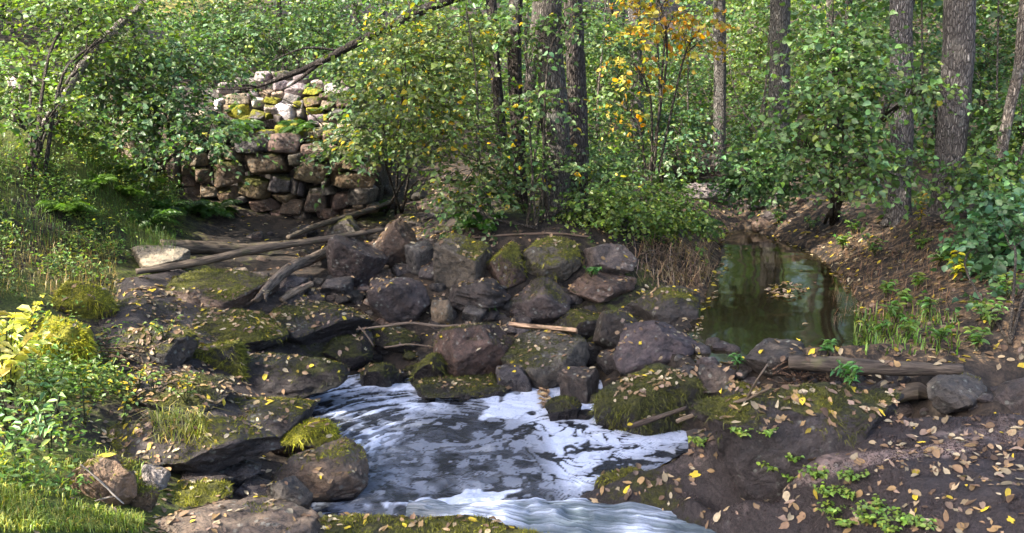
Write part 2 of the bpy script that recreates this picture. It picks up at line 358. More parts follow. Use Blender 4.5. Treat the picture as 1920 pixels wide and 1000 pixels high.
# ------------------------------------------------------------------ water
def build_pool():
    lo, hi = pool_poly.min(0) - 0.12, pool_poly.max(0) + 0.12; lo[1] = max(lo[1], 3.3)
    x = np.arange(lo[0], hi[0], 0.0095); y = np.arange(lo[1], hi[1], 0.0095); X, Y = np.meshgrid(x, y)
    px, py = project(xy0(X, Y))
    def g(cx, cyy, rx, ry, a=0.0):
        c, s = math.cos(a), math.sin(a); u = (px - cx) * c + (py - cyy) * s; v = -(px - cx) * s + (py - cyy) * c
        return np.exp(-((u / rx) ** 2 + (v / ry) ** 2))
    pw = xy0(X, Y)
    wx = fbm(pw * 3.1, 3, 31); wy = fbm(pw * 3.1 + 9.1, 3, 32)
    # left eddy: arcs about a centre
    c1 = P(800, 850, 0); dx = X - c1[0]; dy = (Y - c1[1]) * 0.95
    r1 = np.hypot(dx, dy) + 0.05 * wx; th1 = np.arctan2(dy, dx)
    arcs = vnoise(np.stack([th1 * 2.6 + 0.9 * r1, r1 * 27, 0 * r1], -1), 33) * 0.5 + vnoise(np.stack([th1 * 6.5, r1 * 55, 0 * r1 + 3], -1), 34) * 0.5
    # right eddy: folded film with dark threads
    c2 = P(1135, 795, 0); ex, ey = X - c2[0], Y - c2[1]; r2 = np.hypot(ex, ey)
    a2 = 2.6 * np.exp(-r2 / 0.42); ca, sa = np.cos(a2), np.sin(a2); qx, qy = ex * ca - ey * sa, ex * sa + ey * ca
    nz = fbm(xy0(qx * 4.2 + 0.45 * wx, qy * 4.2 + 0.45 * wy), 2, 35)
    threads = smooth(0.30, 0.46, np.abs(np.sin(nz * 17.0 + 0.5 * fbm(xy0(X * 9, Y * 9), 2, 43))))
    blobs = fbm(xy0(X * 9 + 0.8 * wx, Y * 9 + 0.8 * wy), 4, 36)
    cell = np.abs(fbm(xy0(X * 6 + 1.2 * wx, Y * 6 + 1.2 * wy), 3, 37))
    cl1 = lambda q: np.clip(q, 0, 1)
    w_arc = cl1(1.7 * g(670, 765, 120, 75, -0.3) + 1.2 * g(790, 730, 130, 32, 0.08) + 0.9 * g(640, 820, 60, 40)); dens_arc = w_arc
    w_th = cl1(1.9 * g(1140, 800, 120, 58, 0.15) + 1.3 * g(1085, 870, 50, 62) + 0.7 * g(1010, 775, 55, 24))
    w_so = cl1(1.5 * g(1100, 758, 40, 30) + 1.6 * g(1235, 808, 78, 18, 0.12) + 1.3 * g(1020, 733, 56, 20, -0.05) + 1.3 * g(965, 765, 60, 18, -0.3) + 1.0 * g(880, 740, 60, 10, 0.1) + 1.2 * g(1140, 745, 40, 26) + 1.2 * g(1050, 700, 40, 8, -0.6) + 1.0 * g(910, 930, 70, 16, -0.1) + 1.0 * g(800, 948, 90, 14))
    w_film_sheen = cl1(1.4 * g(740, 870, 170, 85) + 1.2 * g(660, 900, 110, 60) + 1.1 * g(905, 890, 50, 45) + 0.8 * g(905, 810, 20, 50) + 0.5 * g(980, 880, 110, 60))  # thin foam film, partly painted on as the water's bluish sky sheen
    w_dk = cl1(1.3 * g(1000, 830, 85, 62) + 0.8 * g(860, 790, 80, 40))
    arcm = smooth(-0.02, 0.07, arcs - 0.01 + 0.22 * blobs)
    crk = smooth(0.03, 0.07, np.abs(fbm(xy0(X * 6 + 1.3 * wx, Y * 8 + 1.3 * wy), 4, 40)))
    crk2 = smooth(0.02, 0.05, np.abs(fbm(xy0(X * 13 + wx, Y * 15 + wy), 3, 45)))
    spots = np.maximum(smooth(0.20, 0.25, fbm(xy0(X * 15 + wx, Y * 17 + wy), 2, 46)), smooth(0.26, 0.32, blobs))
    f = w_film_sheen * (0.13 * crk * (0.3 + 0.7 * crk2) * np.clip(0.7 + 1.6 * blobs, 0.05, 1.8)) * (1 - 0.7 * w_dk)
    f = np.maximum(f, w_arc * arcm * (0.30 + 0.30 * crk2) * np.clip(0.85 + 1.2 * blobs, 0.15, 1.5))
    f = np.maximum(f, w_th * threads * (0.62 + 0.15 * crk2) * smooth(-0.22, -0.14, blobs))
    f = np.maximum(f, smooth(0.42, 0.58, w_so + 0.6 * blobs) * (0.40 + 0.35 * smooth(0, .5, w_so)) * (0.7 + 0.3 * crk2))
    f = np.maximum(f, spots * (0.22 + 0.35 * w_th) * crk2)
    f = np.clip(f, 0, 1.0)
    turb = g(800, 930, 200, 45) + g(950, 950, 120, 30)
    Z = 0.006 * arcs * (dens_arc + 0.4) + 0.006 * fbm(pw * 13, 3, 38) + turb * 0.022 * fbm(pw * 9, 3, 39) + 0.003 * f
    v = np.stack([X, Y, Z], -1).reshape(-1, 3); q = grid_tris(len(x), len(y))
    sd = poly_sd(pool_poly, X, Y).ravel(); keep = (sd[q] > -0.10).all(1); q = q[keep]
    used = np.unique(q); rm = np.zeros(len(v), np.int64); rm[used] = np.arange(len(used))
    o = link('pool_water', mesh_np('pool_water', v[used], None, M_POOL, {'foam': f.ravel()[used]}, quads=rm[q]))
    tag(o, 'dark swirling stream pool streaked with white foam', 'water', kind='structure')
build_pool()
def build_pond():
    lo, hi = pond_poly.min(0) - 0.1, pond_poly.max(0) + 0.1
    x = np.arange(lo[0], hi[0], 0.04); y = np.arange(lo[1], hi[1], 0.04); X, Y = np.meshgrid(x, y)
    v = np.stack([X, Y, POND_Z + 0.0025 * fbm(xy0(X * 5, Y * 5), 2, 5)], -1).reshape(-1, 3); q = grid_tris(len(x), len(y))
    sd = poly_sd(pond_poly, X, Y).ravel(); q = q[(sd[q] > -0.08).all(1)]
    used = np.unique(q); rm = np.zeros(len(v), np.int64); rm[used] = np.arange(len(used))
    o = link('pond_water', mesh_np('pond_water', v[used], None, M_POND, quads=rm[q])); solid(v[used], np.concatenate([rm[q][:, :3], rm[q][:, [0, 2, 3]]]))
    tag(o, 'still dark olive pond water behind the rock dam', 'water', kind='structure')
build_pond()
def build_rapids():
    path = [P(760, 946, 0.03), P(860, 950, 0.04), P(960, 955, 0.05), P(1060, 962, 0.045), P(1180, 972, 0.035), P(1320, 988, 0.02), P(1480, 1010, 0.0), P(1700, 1035, -0.04)]
    path = np.array(path); nS, nW = 420, 110
    s = np.linspace(0, len(path) - 1, nS); i = np.clip(s.astype(int), 0, len(path) - 2); fr = (s - i)[:, None]
    c = path[i] * (1 - fr) + path[i + 1] * fr
    k = np.hanning(41); k /= k.sum()
    c = np.stack([np.convolve(np.pad(c[:, a], 20, 'edge'), k, 'valid') for a in range(3)], -1)
    w = np.interp(s, [0, 1.2, 2.5, 7], [0.05, 0.13, 0.24, 0.38])
    u = np.linspace(-1, 1, nW)
    tng = nrmz(np.gradient(c, axis=0)); sd = np.stack([-tng[:, 1], tng[:, 0], 0 * tng[:, 0]], -1)
    v = c[:, None] + sd[:, None] * (u[None, :, None] * w[:, None, None])
    S, U = np.meshgrid(s, u, indexing='ij')
    streak = fbm(np.stack([S * 1.6 + .4 * U, U * 9, 0 * S], -1), 3, 41) * .6 + fbm(np.stack([S * 2.5, U * 26, 0 * S + 5], -1), 2, 47) * .55; hump = fbm(np.stack([S * 2.2, U * 1.6, 0 * S + 2], -1), 3, 42)
    v[..., 2] += 0.028 * hump + 0.012 * streak - 0.055 * np.abs(U) ** 3
    lip = np.exp(-((S - 1.8) / 0.9) ** 2) * 0.75 + np.exp(-((S - 4.3 - 0.5 * U) / 0.28) ** 2) * 0.6 + np.exp(-((S - 2.6) / 1.2) ** 2) * np.exp(-((U - 0.75) / 0.25) ** 2) * 0.6
    f = np.clip(0.06 + 0.55 * np.maximum(streak, 0) + lip * (0.35 + 0.9 * hump + 0.9 * streak), 0, .8)
    q = grid_tris(nW, nS)
    o = link('rapids_water', mesh_np('rapids_water', v.reshape(-1, 3), None, M_RAPID, {'foam': f.ravel() * 0.9}, quads=q))
    tag(o, 'fast white-streaked water spilling from the pool past the slab', 'water', kind='structure')
build_rapids()

# ------------------------------------------------------------------ rocks
ICO = {}
def ico(sub):
    if sub not in ICO:
        bm = bmesh.new(); bmesh.ops.create_icosphere(bm, subdivisions=sub, radius=1.0)
        v = np.array([x.co[:] for x in bm.verts]); t = np.array([[x.index for x in f.verts] for f in bm.faces]); bm.free(); ICO[sub] = (v, t)
    return ICO[sub]
def vnormals(v, t):
    fn = np.cross(v[t[:, 1]] - v[t[:, 0]], v[t[:, 2]] - v[t[:, 0]]); n = np.zeros_like(v)
    for k in range(3): np.add.at(n, t[:, k], fn)
    return nrmz(n)
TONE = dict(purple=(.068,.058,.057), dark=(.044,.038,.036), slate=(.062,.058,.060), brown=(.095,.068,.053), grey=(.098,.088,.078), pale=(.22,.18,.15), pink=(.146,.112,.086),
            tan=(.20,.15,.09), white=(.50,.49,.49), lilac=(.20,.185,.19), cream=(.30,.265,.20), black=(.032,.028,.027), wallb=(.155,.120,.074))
def rock_shape(seed, semi, sub=4, planes=13, sharp=55.0, rough=0.046, blocky=0.0, tilt=0.35, strata=0.0, pl=None):
    rng = np.random.default_rng(seed); d, t = ico(sub)
    planes = planes + 4; n = nrmz(rng.normal(size=(planes, 3))); dd = rng.uniform(0.66, 1.0, planes)
    n = np.concatenate([n, nrmz(rng.normal(size=(9, 3)))]); dd = np.concatenate([dd, rng.uniform(.86, 1.0, 9)])
    if blocky > 0:
        ax = np.concatenate([np.eye(3), -np.eye(3)]); ax = nrmz(ax + rng.normal(size=(6, 3)) * 0.16 * (1.3 - blocky)); n = np.concatenate([ax, n]); dd = np.concatenate([rng.uniform(0.62, 0.72, 6), dd + 0.25 * blocky])
    if pl is not None:
        tilt = 0.0; n = np.concatenate([n, nrmz(np.array([q[:3] for q in pl], float))]); dd = np.concatenate([np.maximum(dd, .8), [q[3] for q in pl]])
    a = np.maximum(d @ n.T / dd, 0); r = ((a ** sharp).sum(1) + 1e-9) ** (-1 / sharp)
    r = np.minimum(r, 1.5); v = d * r[:, None]
    R = np.array(Matrix.Rotation(rng.uniform(-tilt, tilt), 3, 'X') @ Matrix.Rotation(rng.uniform(-tilt, tilt), 3, 'Y') @ Matrix.Rotation(0.0 if pl is not None else rng.uniform(-.6, .6), 3, 'Z'))
    v = v @ R.T
    v = (v - (v.max(0) + v.min(0)) / 2) / ((v.max(0) - v.min(0)) / 2) * semi
    s = float(np.mean(semi)); nn = vnormals(v, t); off = rng.uniform(0, 50, 3)
    disp = fbm(v / s * 1.4 + off, 5, seed & 255, 0.55) * rough * 1.6 + np.abs(fbm(v / s * 3.2 + off, 4, 7)) * rough * -0.9
    disp -= np.abs(fbm(v / s * 7.5 + off, 3, 8)) * rough * 0.8
    disp -= 0.045 * smooth(0.07, 0.0, np.abs(fbm(v / s * 1.5 + off * 2, 2, 9)))
    if strata > 0:
        q = v @ np.array(Matrix.Rotation(rng.uniform(-.3, .3), 3, 'Y')).T
        disp += strata * fbm(np.stack([q[:, 0] * 1.2, q[:, 1] * 1.2, q[:, 2] * 9], -1) / s * 0.9 + off, 3, 5)
    v = v + nn * (disp * s)[:, None]
    return v, t, vnormals(v, t)
ROCKS = []
def add_rock(center, semi, seed, tone, moss=0.2, bright=0.1, wet=0.0, name='boulder', label=None, group=None, sub=4, parent=None, cat='rock', crust=None, **kw):
    if crust is None: crust = .55 if tone == 'black' else .18 if tone == 'dark' else 0.05
    v, t, n = rock_shape(seed, np.asarray(semi, float), sub, **kw)
    rng = np.random.default_rng(seed + 999); center = np.asarray(center, float)
    if parent is None:                 # every rock is bedded in the ground or the stream bed
        gz = float(hgt(center[0], center[1])) - .04 - center[2]; zm = v[:, 2].min()
        if zm > gz: v = v.copy(); v[:, 2] = np.where(v[:, 2] < 0, v[:, 2] * (gz / zm), v[:, 2]); n = vnormals(v, t)
    w = v + center; s = float(np.mean(semi))
    m = moss * 1.6 - 0.42 + 0.45 * n[:, 2] * (moss > 0.02) + 0.35 * fbm(w * 4.0, 3, 77) * (moss > 0.02)
    bri = np.clip(bright + 0.25 * fbm(w * 5, 2, 78), 0, 1)
    wt = np.clip(wet + 0.9 * smooth(0.20, 0.03, w[:, 2] + .06 * fbm(w * 5, 2, 80)) * (w[:, 1] < 7.2), 0, 1)
    col = np.array(TONE[tone] if isinstance(tone, str) else tone) * rng.uniform(0.85, 1.18) * (1.0 if parent else .86) * (1 + rng.normal(size=3) * 0.035)
    me = mesh_np(name, v, t, M_ROCK, {'moss': m, 'moss_bright': bri, 'wet': wt, 'crust': crust + 0.5 * fbm(w * 2.6, 3, 79)})
    o = link(name, me, parent, tuple(np.asarray(center) - (np.array(parent.location) if parent else 0)), col)
    if not parent: tag(o, label, cat, group)
    solid(w, t); ROCKS.append((o, w, t, n, m, bri)); return o
def rock_px(cx, cyy, w, h, tone, moss=0.2, bright=0.1, label='', seed=None, depth=0.85, push=0.5, zb=None, group=None, name='boulder', wet=0.0, sub=None, **kw):
    seed = int(cx * 7 + cyy * 13) if seed is None else seed
    by = cyy + h / 2
    b0 = gpt(cx, by) if zb is None else P(cx, by, zb)
    dist = b0[1]; sc = (dist + 0.1) / CP / F_PX
    a = w / 2 * sc * 1.03; b = a * depth
    th = PITCH + math.atan((cyy - 500) / F_PX); hh = h / 2 * sc
    c = math.sqrt(max(hh ** 2 - (b * math.sin(th)) ** 2, (0.45 * hh) ** 2)) / math.cos(th) * 1.04
    ctr = PY(cx, cyy, dist + push * b)
    sub = sub or (5 if w > 64 else 4 if w > 30 else 3)
    return add_rock(ctr, (a, b, c), seed, tone, moss, bright, wet, name, label, group, sub, **kw)

RT = [  # cx, cy, w, h, tone, moss, bright, label, options
 (670,492,104,96,'purple',.02,.0,'broad purple-grey boulder beside the peaked brown boulder below the stone wall',dict(planes=16)),
 (745,457,76,82,'brown',.06,.0,'peaked brown boulder leaning between the purple boulder and the slate block',dict(planes=6,pl=[(-.75,-.2,.6,.55),(.7,-.2,.6,.58),(0,-1,.2,.75)])),
 (790,484,56,54,'slate',.0,.0,'dark slate cube-like block propped against the peaked brown boulder',dict(blocky=.9,planes=5)),
 (752,566,102,90,'purple',.03,.0,'large faceted reddish-purple boulder standing alone above the pool',dict(planes=11,seed=4)),
 (652,436,66,52,'grey',.35,.25,'rounded grey boulder with a mossy cap at the foot of the stone wall',{}),
 (868,492,96,96,'grey',.36,.35,'tall square-faced boulder with brown stains and moss on its top edge',dict(blocky=.7,planes=6)),
 (948,498,66,80,'brown',.48,.35,'leaf-covered sloping boulder between the square-faced boulder and the moss-capped one',dict(blocky=.3)),
 (1035,492,98,88,'grey',.50,.40,'round rough grey boulder with a thick moss cap on one shoulder',dict(rough=.07)),
 (1142,488,88,62,'grey',.10,.1,'clean grey angular boulder at the end of the mossy row',dict(blocky=.3,planes=8,tilt=.6)),
 (1128,536,116,52,'brown',.25,.1,'long low brown rock wedged under the clean grey boulder',dict(strata=.05)),
 (895,556,104,66,'dark',.06,.0,'layered dark slab under the square-faced boulder',dict(strata=.16,tilt=.5)),
 (1014,566,104,84,'purple',.22,.15,'pointed boulder with moss running down its top in front of the mossy row',dict(planes=7,seed=21,pl=[(-.55,-.3,.75,.6),(.6,-.35,.7,.58),(-.2,-1,-.1,.7)])),
 (829,590,38,50,'pink',.0,.0,'small pinkish upright stone beside the layered dark slab',dict(planes=8)),
 (890,588,44,36,'slate',.0,.0,'small dark slate stone below the layered slab',dict(planes=8)),
 (892,654,142,108,'brown',.24,.05,'big dome-shaped brown boulder with a dark mossy foot at the pool edge',dict(planes=10,seed=12,depth=.9)),
 (1022,668,150,96,'grey',.33,.12,'flat-topped sloping boulder dusted with green below the cut plank',dict(planes=7,seed=40,depth=1.0,pl=[(-.38,-.50,.80,.48),(.85,-.5,.1,.72)])),
 (966,706,66,46,'slate',.0,.0,'smooth dark slate stone standing in the foam at the pool edge',dict(planes=8,blocky=.3)),
 (1084,614,100,62,'dark',.36,.15,'dark mossy rock at the end of the cut plank',dict(planes=9)),
 (1154,624,72,76,'dark',.2,.15,'dark wedge of rock between the plank rock and the peaked boulder',dict(planes=8)),
 (1230,656,148,102,'slate',.14,.1,'large peaked purple-grey boulder with a mossy ridge at the pond outlet',dict(planes=6,seed=33,depth=.8,pl=[(-.62,-.35,.70,.55),(.50,-.05,.85,.52),(.1,-1,.25,.7)])),
 (1216,740,206,112,'dark',.62,.12,'round moss-draped boulder topped with a heap of fallen leaves',dict(planes=14,depth=.7,seed=7,wet=.1,push=.15,zb=0.0)),
 (1246,580,122,82,'dark',.28,.3,'dark sloping rock with a bright moss edge beside the pond',dict(planes=9,depth=.9)),
 (1330,706,100,62,'purple',.16,.3,'smooth purple rock holding the near edge of the pond',dict(planes=9)),
 (1108,664,48,44,'slate',.0,.0,'small slate stone between the sloping boulder and the peaked boulder',{}),
 (1146,676,52,38,'dark',.05,.1,'low dark stone at the foot of the peaked boulder',{}),
 (1084,722,72,62,'purple',.12,.1,'slanted purple slab splitting the foam beside the leaf raft',dict(blocky=.5,planes=6,tilt=.8)),
 (1056,764,74,44,'black',.3,.05,'low wet black rock rising from the foam',dict(wet=.4)),
 (1332,768,50,42,'slate',.0,.0,'small dark stone beside the moss-draped boulder',{}),
 (1392,740,84,50,'dark',.3,.2,'small mossy rock behind the long striped slab',{}),
 (1456,672,128,64,'dark',.1,.1,'rounded dark rock at the cut end of the weathered log',dict(planes=14)),
 (1794,744,122,76,'purple',.05,.1,'dark undercut boulder below the far end of the weathered log',dict(planes=10,seed=9)),
 (1908,738,112,80,'purple',.12,.15,'big smooth boulder at the top edge of the leaf-strewn slab',dict(planes=10)),
 (1660,722,130,44,'dark',.05,.1,'long dark rock lying beneath the weathered log',{}),
 (410,677,112,82,'dark',.62,.30,'blocky boulder with an olive moss top on the dark slope',dict(blocky=.75,planes=5,seed=3,depth=.7)),
 (122,636,108,92,'brown',.72,.95,'low boulder under a cushion of glowing yellow-green moss',dict(planes=10)),
 (165,560,120,70,'brown',.7,.6,'mossy hummock rock on the upper part of the bank',dict(planes=10)),
 (198,892,122,96,'tan',.22,.3,'rounded tan boulder below the grassy ledge',dict(planes=14,rough=.05)),
 (382,897,110,46,'dark',.0,.0,'dark flat layered slate under the grassy ledge',dict(strata=.12,planes=7,tilt=.5)),
 (486,918,94,46,'slate',.0,.0,'dark triangular slate in front of the grassy ledge',dict(planes=6,tilt=.4)),
 (446,886,96,50,'purple',.0,.0,'cracked purple rock tucked under the ledge end',dict(strata=.08)),
 (292,893,52,44,'lilac',.0,.0,'small pale lilac stone between the tan boulder and the slate',{}),
 (268,930,60,48,'tan',.3,.4,'small mossy tan stone beside the tan boulder',{}),
 (360,926,150,40,'brown',.35,.4,'low flat brown rock in front of the dark slate',dict(planes=10)),
 (400,548,240,84,'brown',.34,.22,'long brown slab with moss and leaves below the logs',dict(planes=14,depth=.9)),
 (420,618,240,92,'black',.42,.22,'broad mossy hump of bedrock above the blocky moss boulder',dict(planes=16,depth=.9)),
 (590,612,230,100,'black',.30,.10,'wide blackish leaf-flecked hump of bedrock above the pool',dict(planes=16,depth=.9)),
 (540,702,250,112,'black',.30,.08,'dark algae-covered bedrock slope running into the pool',dict(planes=16,depth=.8)),
 (300,655,150,96,'dark',.45,.3,'dark mossy rock behind the bank plants',dict(planes=12)),
 (330,745,210,80,'black',.30,.10,'dark hump of bedrock with dead moss fringe beside the bank',dict(planes=14)),
 (480,782,220,90,'dark',.32,.20,'mossy brown bedrock shelf beside the pool',dict(planes=14)),
 (570,818,140,84,'brown',.56,.6,'yellow-green moss shelf at the pool shore',dict(planes=14)),
 (345,832,380,124,'purple',.30,.4,'long overhanging ledge with grass and moss on its back',dict(planes=12,depth=.55,strata=.05,seed=5)),
 (600,878,190,104,'pink',.20,.4,'sloping pinkish shore rock patched with moss beside the pool',dict(planes=12,tilt=.5)),
 (625,922,100,36,'black',.05,.1,'wet black rock shelf in the bluish shallows',dict(wet=.5)),
 (440,985,330,110,'pink',.10,.3,'large pale pinkish-grey slab at the foot of the bank',dict(planes=13,depth=.6,seed=16)),
 (545,930,90,80,'purple',.14,.3,'purple shore rock below the triangular slate',dict(planes=10)),
 (840,1004,520,84,'dark',.35,.25,'dark mossy leaf-flecked rock below the pool lip',dict(planes=16,depth=.4,wet=.2,push=.2)),
 (652,662,84,64,'black',.46,.05,'black hairy-mossed rock above the pool',{}),
 (740,640,90,50,'black',.42,.15,'low mossy mound beside the thin broken branch',{}),
 (716,700,76,44,'black',.36,.1,'dark pebbly rock at the foam edge',{}),
 (806,690,70,54,'black',.46,.15,'small mossy rock beside the dome-shaped boulder',{}),
 (862,722,170,40,'dark',.34,.1,'low dark shelf at the foot of the dome-shaped boulder',dict(planes=14)),
 (545,538,66,44,'purple',.0,.0,'small purple stone under the forked driftwood',{}),
 (470,522,76,34,'pale',.0,.0,'pale flat stone under the long pole',{}),
 (300,490,110,56,'pale',.06,.2,'pale sandy rock below the thick grey log',{}),
 (632,540,60,40,'slate',.0,.0,'low slate stone beside the broad purple-grey boulder',{}),
 (1322,358,86,34,'lilac',.08,.2,'pale flat rock in front of the brush pile',{}),
 (1496,792,430,126,'purple',.38,.10,'long humped slab striped with pale veins above the leaf-strewn slab',dict(planes=7,depth=.30,seed=18,strata=.05,crust=.62,zb=.36,pl=[(-.42,-.35,.80,.50),(.32,-.35,.85,.50),(.0,-.9,.45,.62)])),
 (1330,822,90,44,'purple',.10,.1,'low purple rock where the foam narrows',dict(zb=.06)),
 (1170,905,110,60,'black',.46,.25,'mossy wet nose of rock beside the pool outflow',dict(depth=.8,zb=0.)),
]
for r in RT:
    q = list(r[:7])
    if 430 < q[1] < 735 and 640 < q[0] < 1420: q[2] *= 1.12; q[3] *= 1.08
    rock_px(*q, label=r[7], **r[8])

# the continuous bedrock that the humps on the bank rise from
def build_bedrock():
    outl = np.array([gpt(x, y)[:2] for x, y in [(215,525),(330,520),(480,540),(700,585),(700,640),(640,690),(575,745),(600,805),(520,850),(400,850),(270,800),(230,740),(200,640)]])
    lo, hi = outl.min(0) - .1, outl.max(0) + .1; x = np.arange(lo[0], hi[0], .028); y = np.arange(lo[1], hi[1], .028); X, Y = np.meshgrid(x, y); sd = poly_sd(outl, X, Y) + .06 * fbm(xy0(X * 3, Y * 3), 3, 65)
    q = xy0(X, Y); Z = hgt(X, Y) - .06 + .17 * smooth(-.12, .22, sd) + .05 * fbm(q * 1.9, 3, 66) + .022 * fbm(q * 6, 4, 67) - .03 * smooth(.05, 0, np.abs(fbm(q * 1.6, 3, 68)))
    v = np.stack([X, Y, Z], -1).reshape(-1, 3); g = grid_tris(len(x), len(y)); g = g[(sd.ravel()[g] > -.12).all(1)]; used = np.unique(g); rm = np.zeros(len(v), np.int64); rm[used] = np.arange(len(used)); v = v[used]; g = rm[g]
    t = np.concatenate([g[:, :3], g[:, [0, 2, 3]]]); n = vnormals(v, t); m = .26 + .5 * fbm(v * 2.2, 3, 69); br = np.clip(.16 + .2 * fbm(v * 3, 2, 70), 0, 1)
    o = link('bedrock', mesh_np('bedrock', v, None, M_ROCK, {'moss': m, 'moss_bright': br, 'wet': smooth(.16, .02, v[:, 2]), 'crust': .62 + .5 * fbm(v * 2.6, 3, 71)}, quads=g), color=(.07, .06, .056))
    tag(o, 'dark mossy bedrock sloping down the bank into the pool', 'rock', kind='structure'); solid(v, t); ROCKS.append((o, v, t, n, m, br))
build_bedrock()
# the big leaf-strewn slab: a sheet of bedrock with its own relief and thickness
def build_slab():
    cp = [(1112,932,.03),(1180,905,.12),(1300,862,.22),(1400,825,.37),(1500,815,.42),(1700,800,.50),(1900,785,.57),(1150,942,.03),(1250,956,.03),(1350,974,.02),(1420,996,.0),
          (1300,910,.20),(1400,900,.28),(1500,880,.35),(1700,880,.43),(1900,880,.47),(1500,980,.15),(1650,985,.26),(1800,985,.34),(1920,990,.38)]
    c = np.array([P(*a) for a in cp] + [(3.0, 3.0, .3), (2.0, 3.3, .15), (3.2, 4.6, .66), (4.0, 4.2, .75), (4.2, 3.0, .6), (1.3, 3.4, -.15)])
    f = tps(c[:, :2], c[:, 2], 5e-3)
    outl = np.array([P(1095,932,.02)[:2], P(1180,895,.12)[:2], P(1305,850,.22)[:2], P(1400,812,.36)[:2], P(1520,800,.44)[:2], P(1700,786,.52)[:2], P(1905,770,.6)[:2], (4.3, 4.4), (4.5, 2.6), (1.9, 2.7), (1.5, 3.6), P(1400,1000,.0)[:2], P(1250,964,.0)[:2]])
    x = np.arange(0.2, 4.6, 0.022); y = np.arange(2.5, 5.6, 0.022); X, Y = np.meshgrid(x, y)
    sd = poly_sd(outl, X, Y) + 0.05 * fbm(xy0(X * 3, Y * 3), 3, 51)
    q = xy0(X, Y); lay = fbm(np.stack([X * 0.9, Y * 3.2, 0 * X], -1), 4, 52)
    Z = f(X, Y) + 0.035 * lay + 0.026 * fbm(q * 4, 4, 53) + 0.016 * fbm(q * 13, 3, 54) - 0.02 * smooth(.05, 0, np.abs(fbm(np.stack([X * 1.2, Y * 3.4, 0 * X], -1), 3, 57))) - 0.55 * smooth(0.02, -0.24, sd)
    v = np.stack([X, Y, Z], -1).reshape(-1, 3); g = grid_tris(len(x), len(y)); g = g[(sd.ravel()[g] > -0.24).all(1)]
    used = np.unique(g); rm = np.zeros(len(v), np.int64); rm[used] = np.arange(len(used)); v = v[used]; g = rm[g]
    px, py = project(v)
    t = np.concatenate([g[:, :3], g[:, [0, 2, 3]]]); n = vnormals(v, t)
    m = -0.15 + 0.55 * smooth(1500, 1180, px) + 0.4 * fbm(v * 2.5, 3, 55)
    an = fbm(v * [1.3, 4.5, 0], 4, 56); cru = 0.95 + 0.25 * an - 1.05 * np.exp(-((py - 870 + 0.06 * (px - 1700)) / 34) ** 2) * smooth(1400, 1520, px) * smooth(-.25, .15, an) - 0.5 * smooth(.15, .35, an)
    base = v.copy()
    # closed underside
    bot = v - [0, 0, 0.5]; vv = np.concatenate([v, bot]); nV = len(v)
    e = np.sort(np.concatenate([g[:, [0, 1]], g[:, [1, 2]], g[:, [2, 3]], g[:, [3, 0]]]), 1); ue, ct = np.unique(e, axis=0, return_counts=True); be = ue[ct == 1]
    qs = np.concatenate([g, g[:, ::-1] + nV, np.stack([be[:, 0], be[:, 1], be[:, 1] + nV, be[:, 0] + nV], -1)])
    at = {'crust': np.concatenate([cru, cru]), 'moss': np.concatenate([m, m * 0]), 'moss_bright': np.concatenate([np.full(nV, .12)] * 2), 'wet': np.concatenate([smooth(0.06, -0.04, v[:, 2]), np.zeros(nV)])}
    o = link('rock_slab', mesh_np('rock_slab', vv, None, M_ROCK, at, quads=qs), color=(.150, .122, .120))
    tag(o, 'broad dark purple bedrock slab strewn with fallen leaves and small green herbs', 'rock'); solid(v, t)
    ROCKS.append((o, v, t, n, m, np.full(nV, .12)))
build_slab()
def slab_crust():
    o, w, t, n, m, b = ROCKS[-1]; rng = np.random.default_rng(61); u, v = project(w); fu, fv = u[t].mean(1), v[t].mean(1)
    sel = (fu > 1080) & (fu < 1960) & (fv > 760) & (fv < 1030) & (fbm(w[t[:, 0]] * [2, 5, 0], 3, 62) > -.15) & (w[t[:, 0], 2] > .06); idx = np.nonzero(sel)[0]; f = rng.choice(idx, 26000); bc = rng.dirichlet((1, 1, 1), len(f)); p = (w[t[f]] * bc[..., None]).sum(1)
    p = p[fbm(p * [5, 12, 0], 2, 63) > -.1]; N = len(p); d = nrmz(rng.normal(size=(N, 3)) + [0, 0, .7]); L = rng.uniform(.004, .013, (N, 1)); sd = nrmz(np.cross(d, rng.normal(size=(N, 3)))) * .0028
    vv = np.stack([p - sd, p + sd, p + d * L], 1).reshape(-1, 3); c = np.array([[.036, .026, .026]]) * np.exp(rng.normal(size=(N, 1)) * .5)
    link('dead_moss', mesh_np('dead_moss', vv, np.arange(N * 3).reshape(-1, 3), M_DRY, {'tint': np.repeat(c, 3, 0)}), o)['kind'] = 'stuff'
slab_crust()

# small stones wedged between the boulders
rs = np.random.default_rng(5)
def scatter_stones(n, x0, x1, y0, y1, smin, smax, tones, label, group, moss=0.12, seed0=0):
    for k in range(n):
        px, py = rs.uniform(x0, x1), rs.uniform(y0, y1); s = rs.uniform(smin, smax) ** 1.0
        p = gpt(px, py); sc = p[1] / CP / F_PX
        a = s * sc / 2
        add_rock(p + [0, 0, a * 0.12], (a, a * rs.uniform(.7, 1), a * rs.uniform(.5, .8)), 3000 + seed0 + k, tones[rs.integers(len(tones))], moss * rs.uniform(0, 2), 0.2, 0.0, 'stone', label, group, 3, planes=9)
scatter_stones(60, 560, 840, 430, 610, 16, 52, ['purple', 'slate', 'dark', 'brown'], 'small dark angular stone in the rubble below the stone wall', 'rubble below the stone wall', seed0=0)
scatter_stones(60, 820, 1200, 540, 660, 16, 50, ['purple', 'slate', 'dark'], 'small dark stone wedged among the boulders above the pool', 'stones among the pool boulders', seed0=100)
scatter_stones(40, 660, 900, 630, 715, 14, 40, ['black', 'slate', 'dark'], 'small black stone along the foamy pool edge', 'stones along the foam edge', .2, 200)
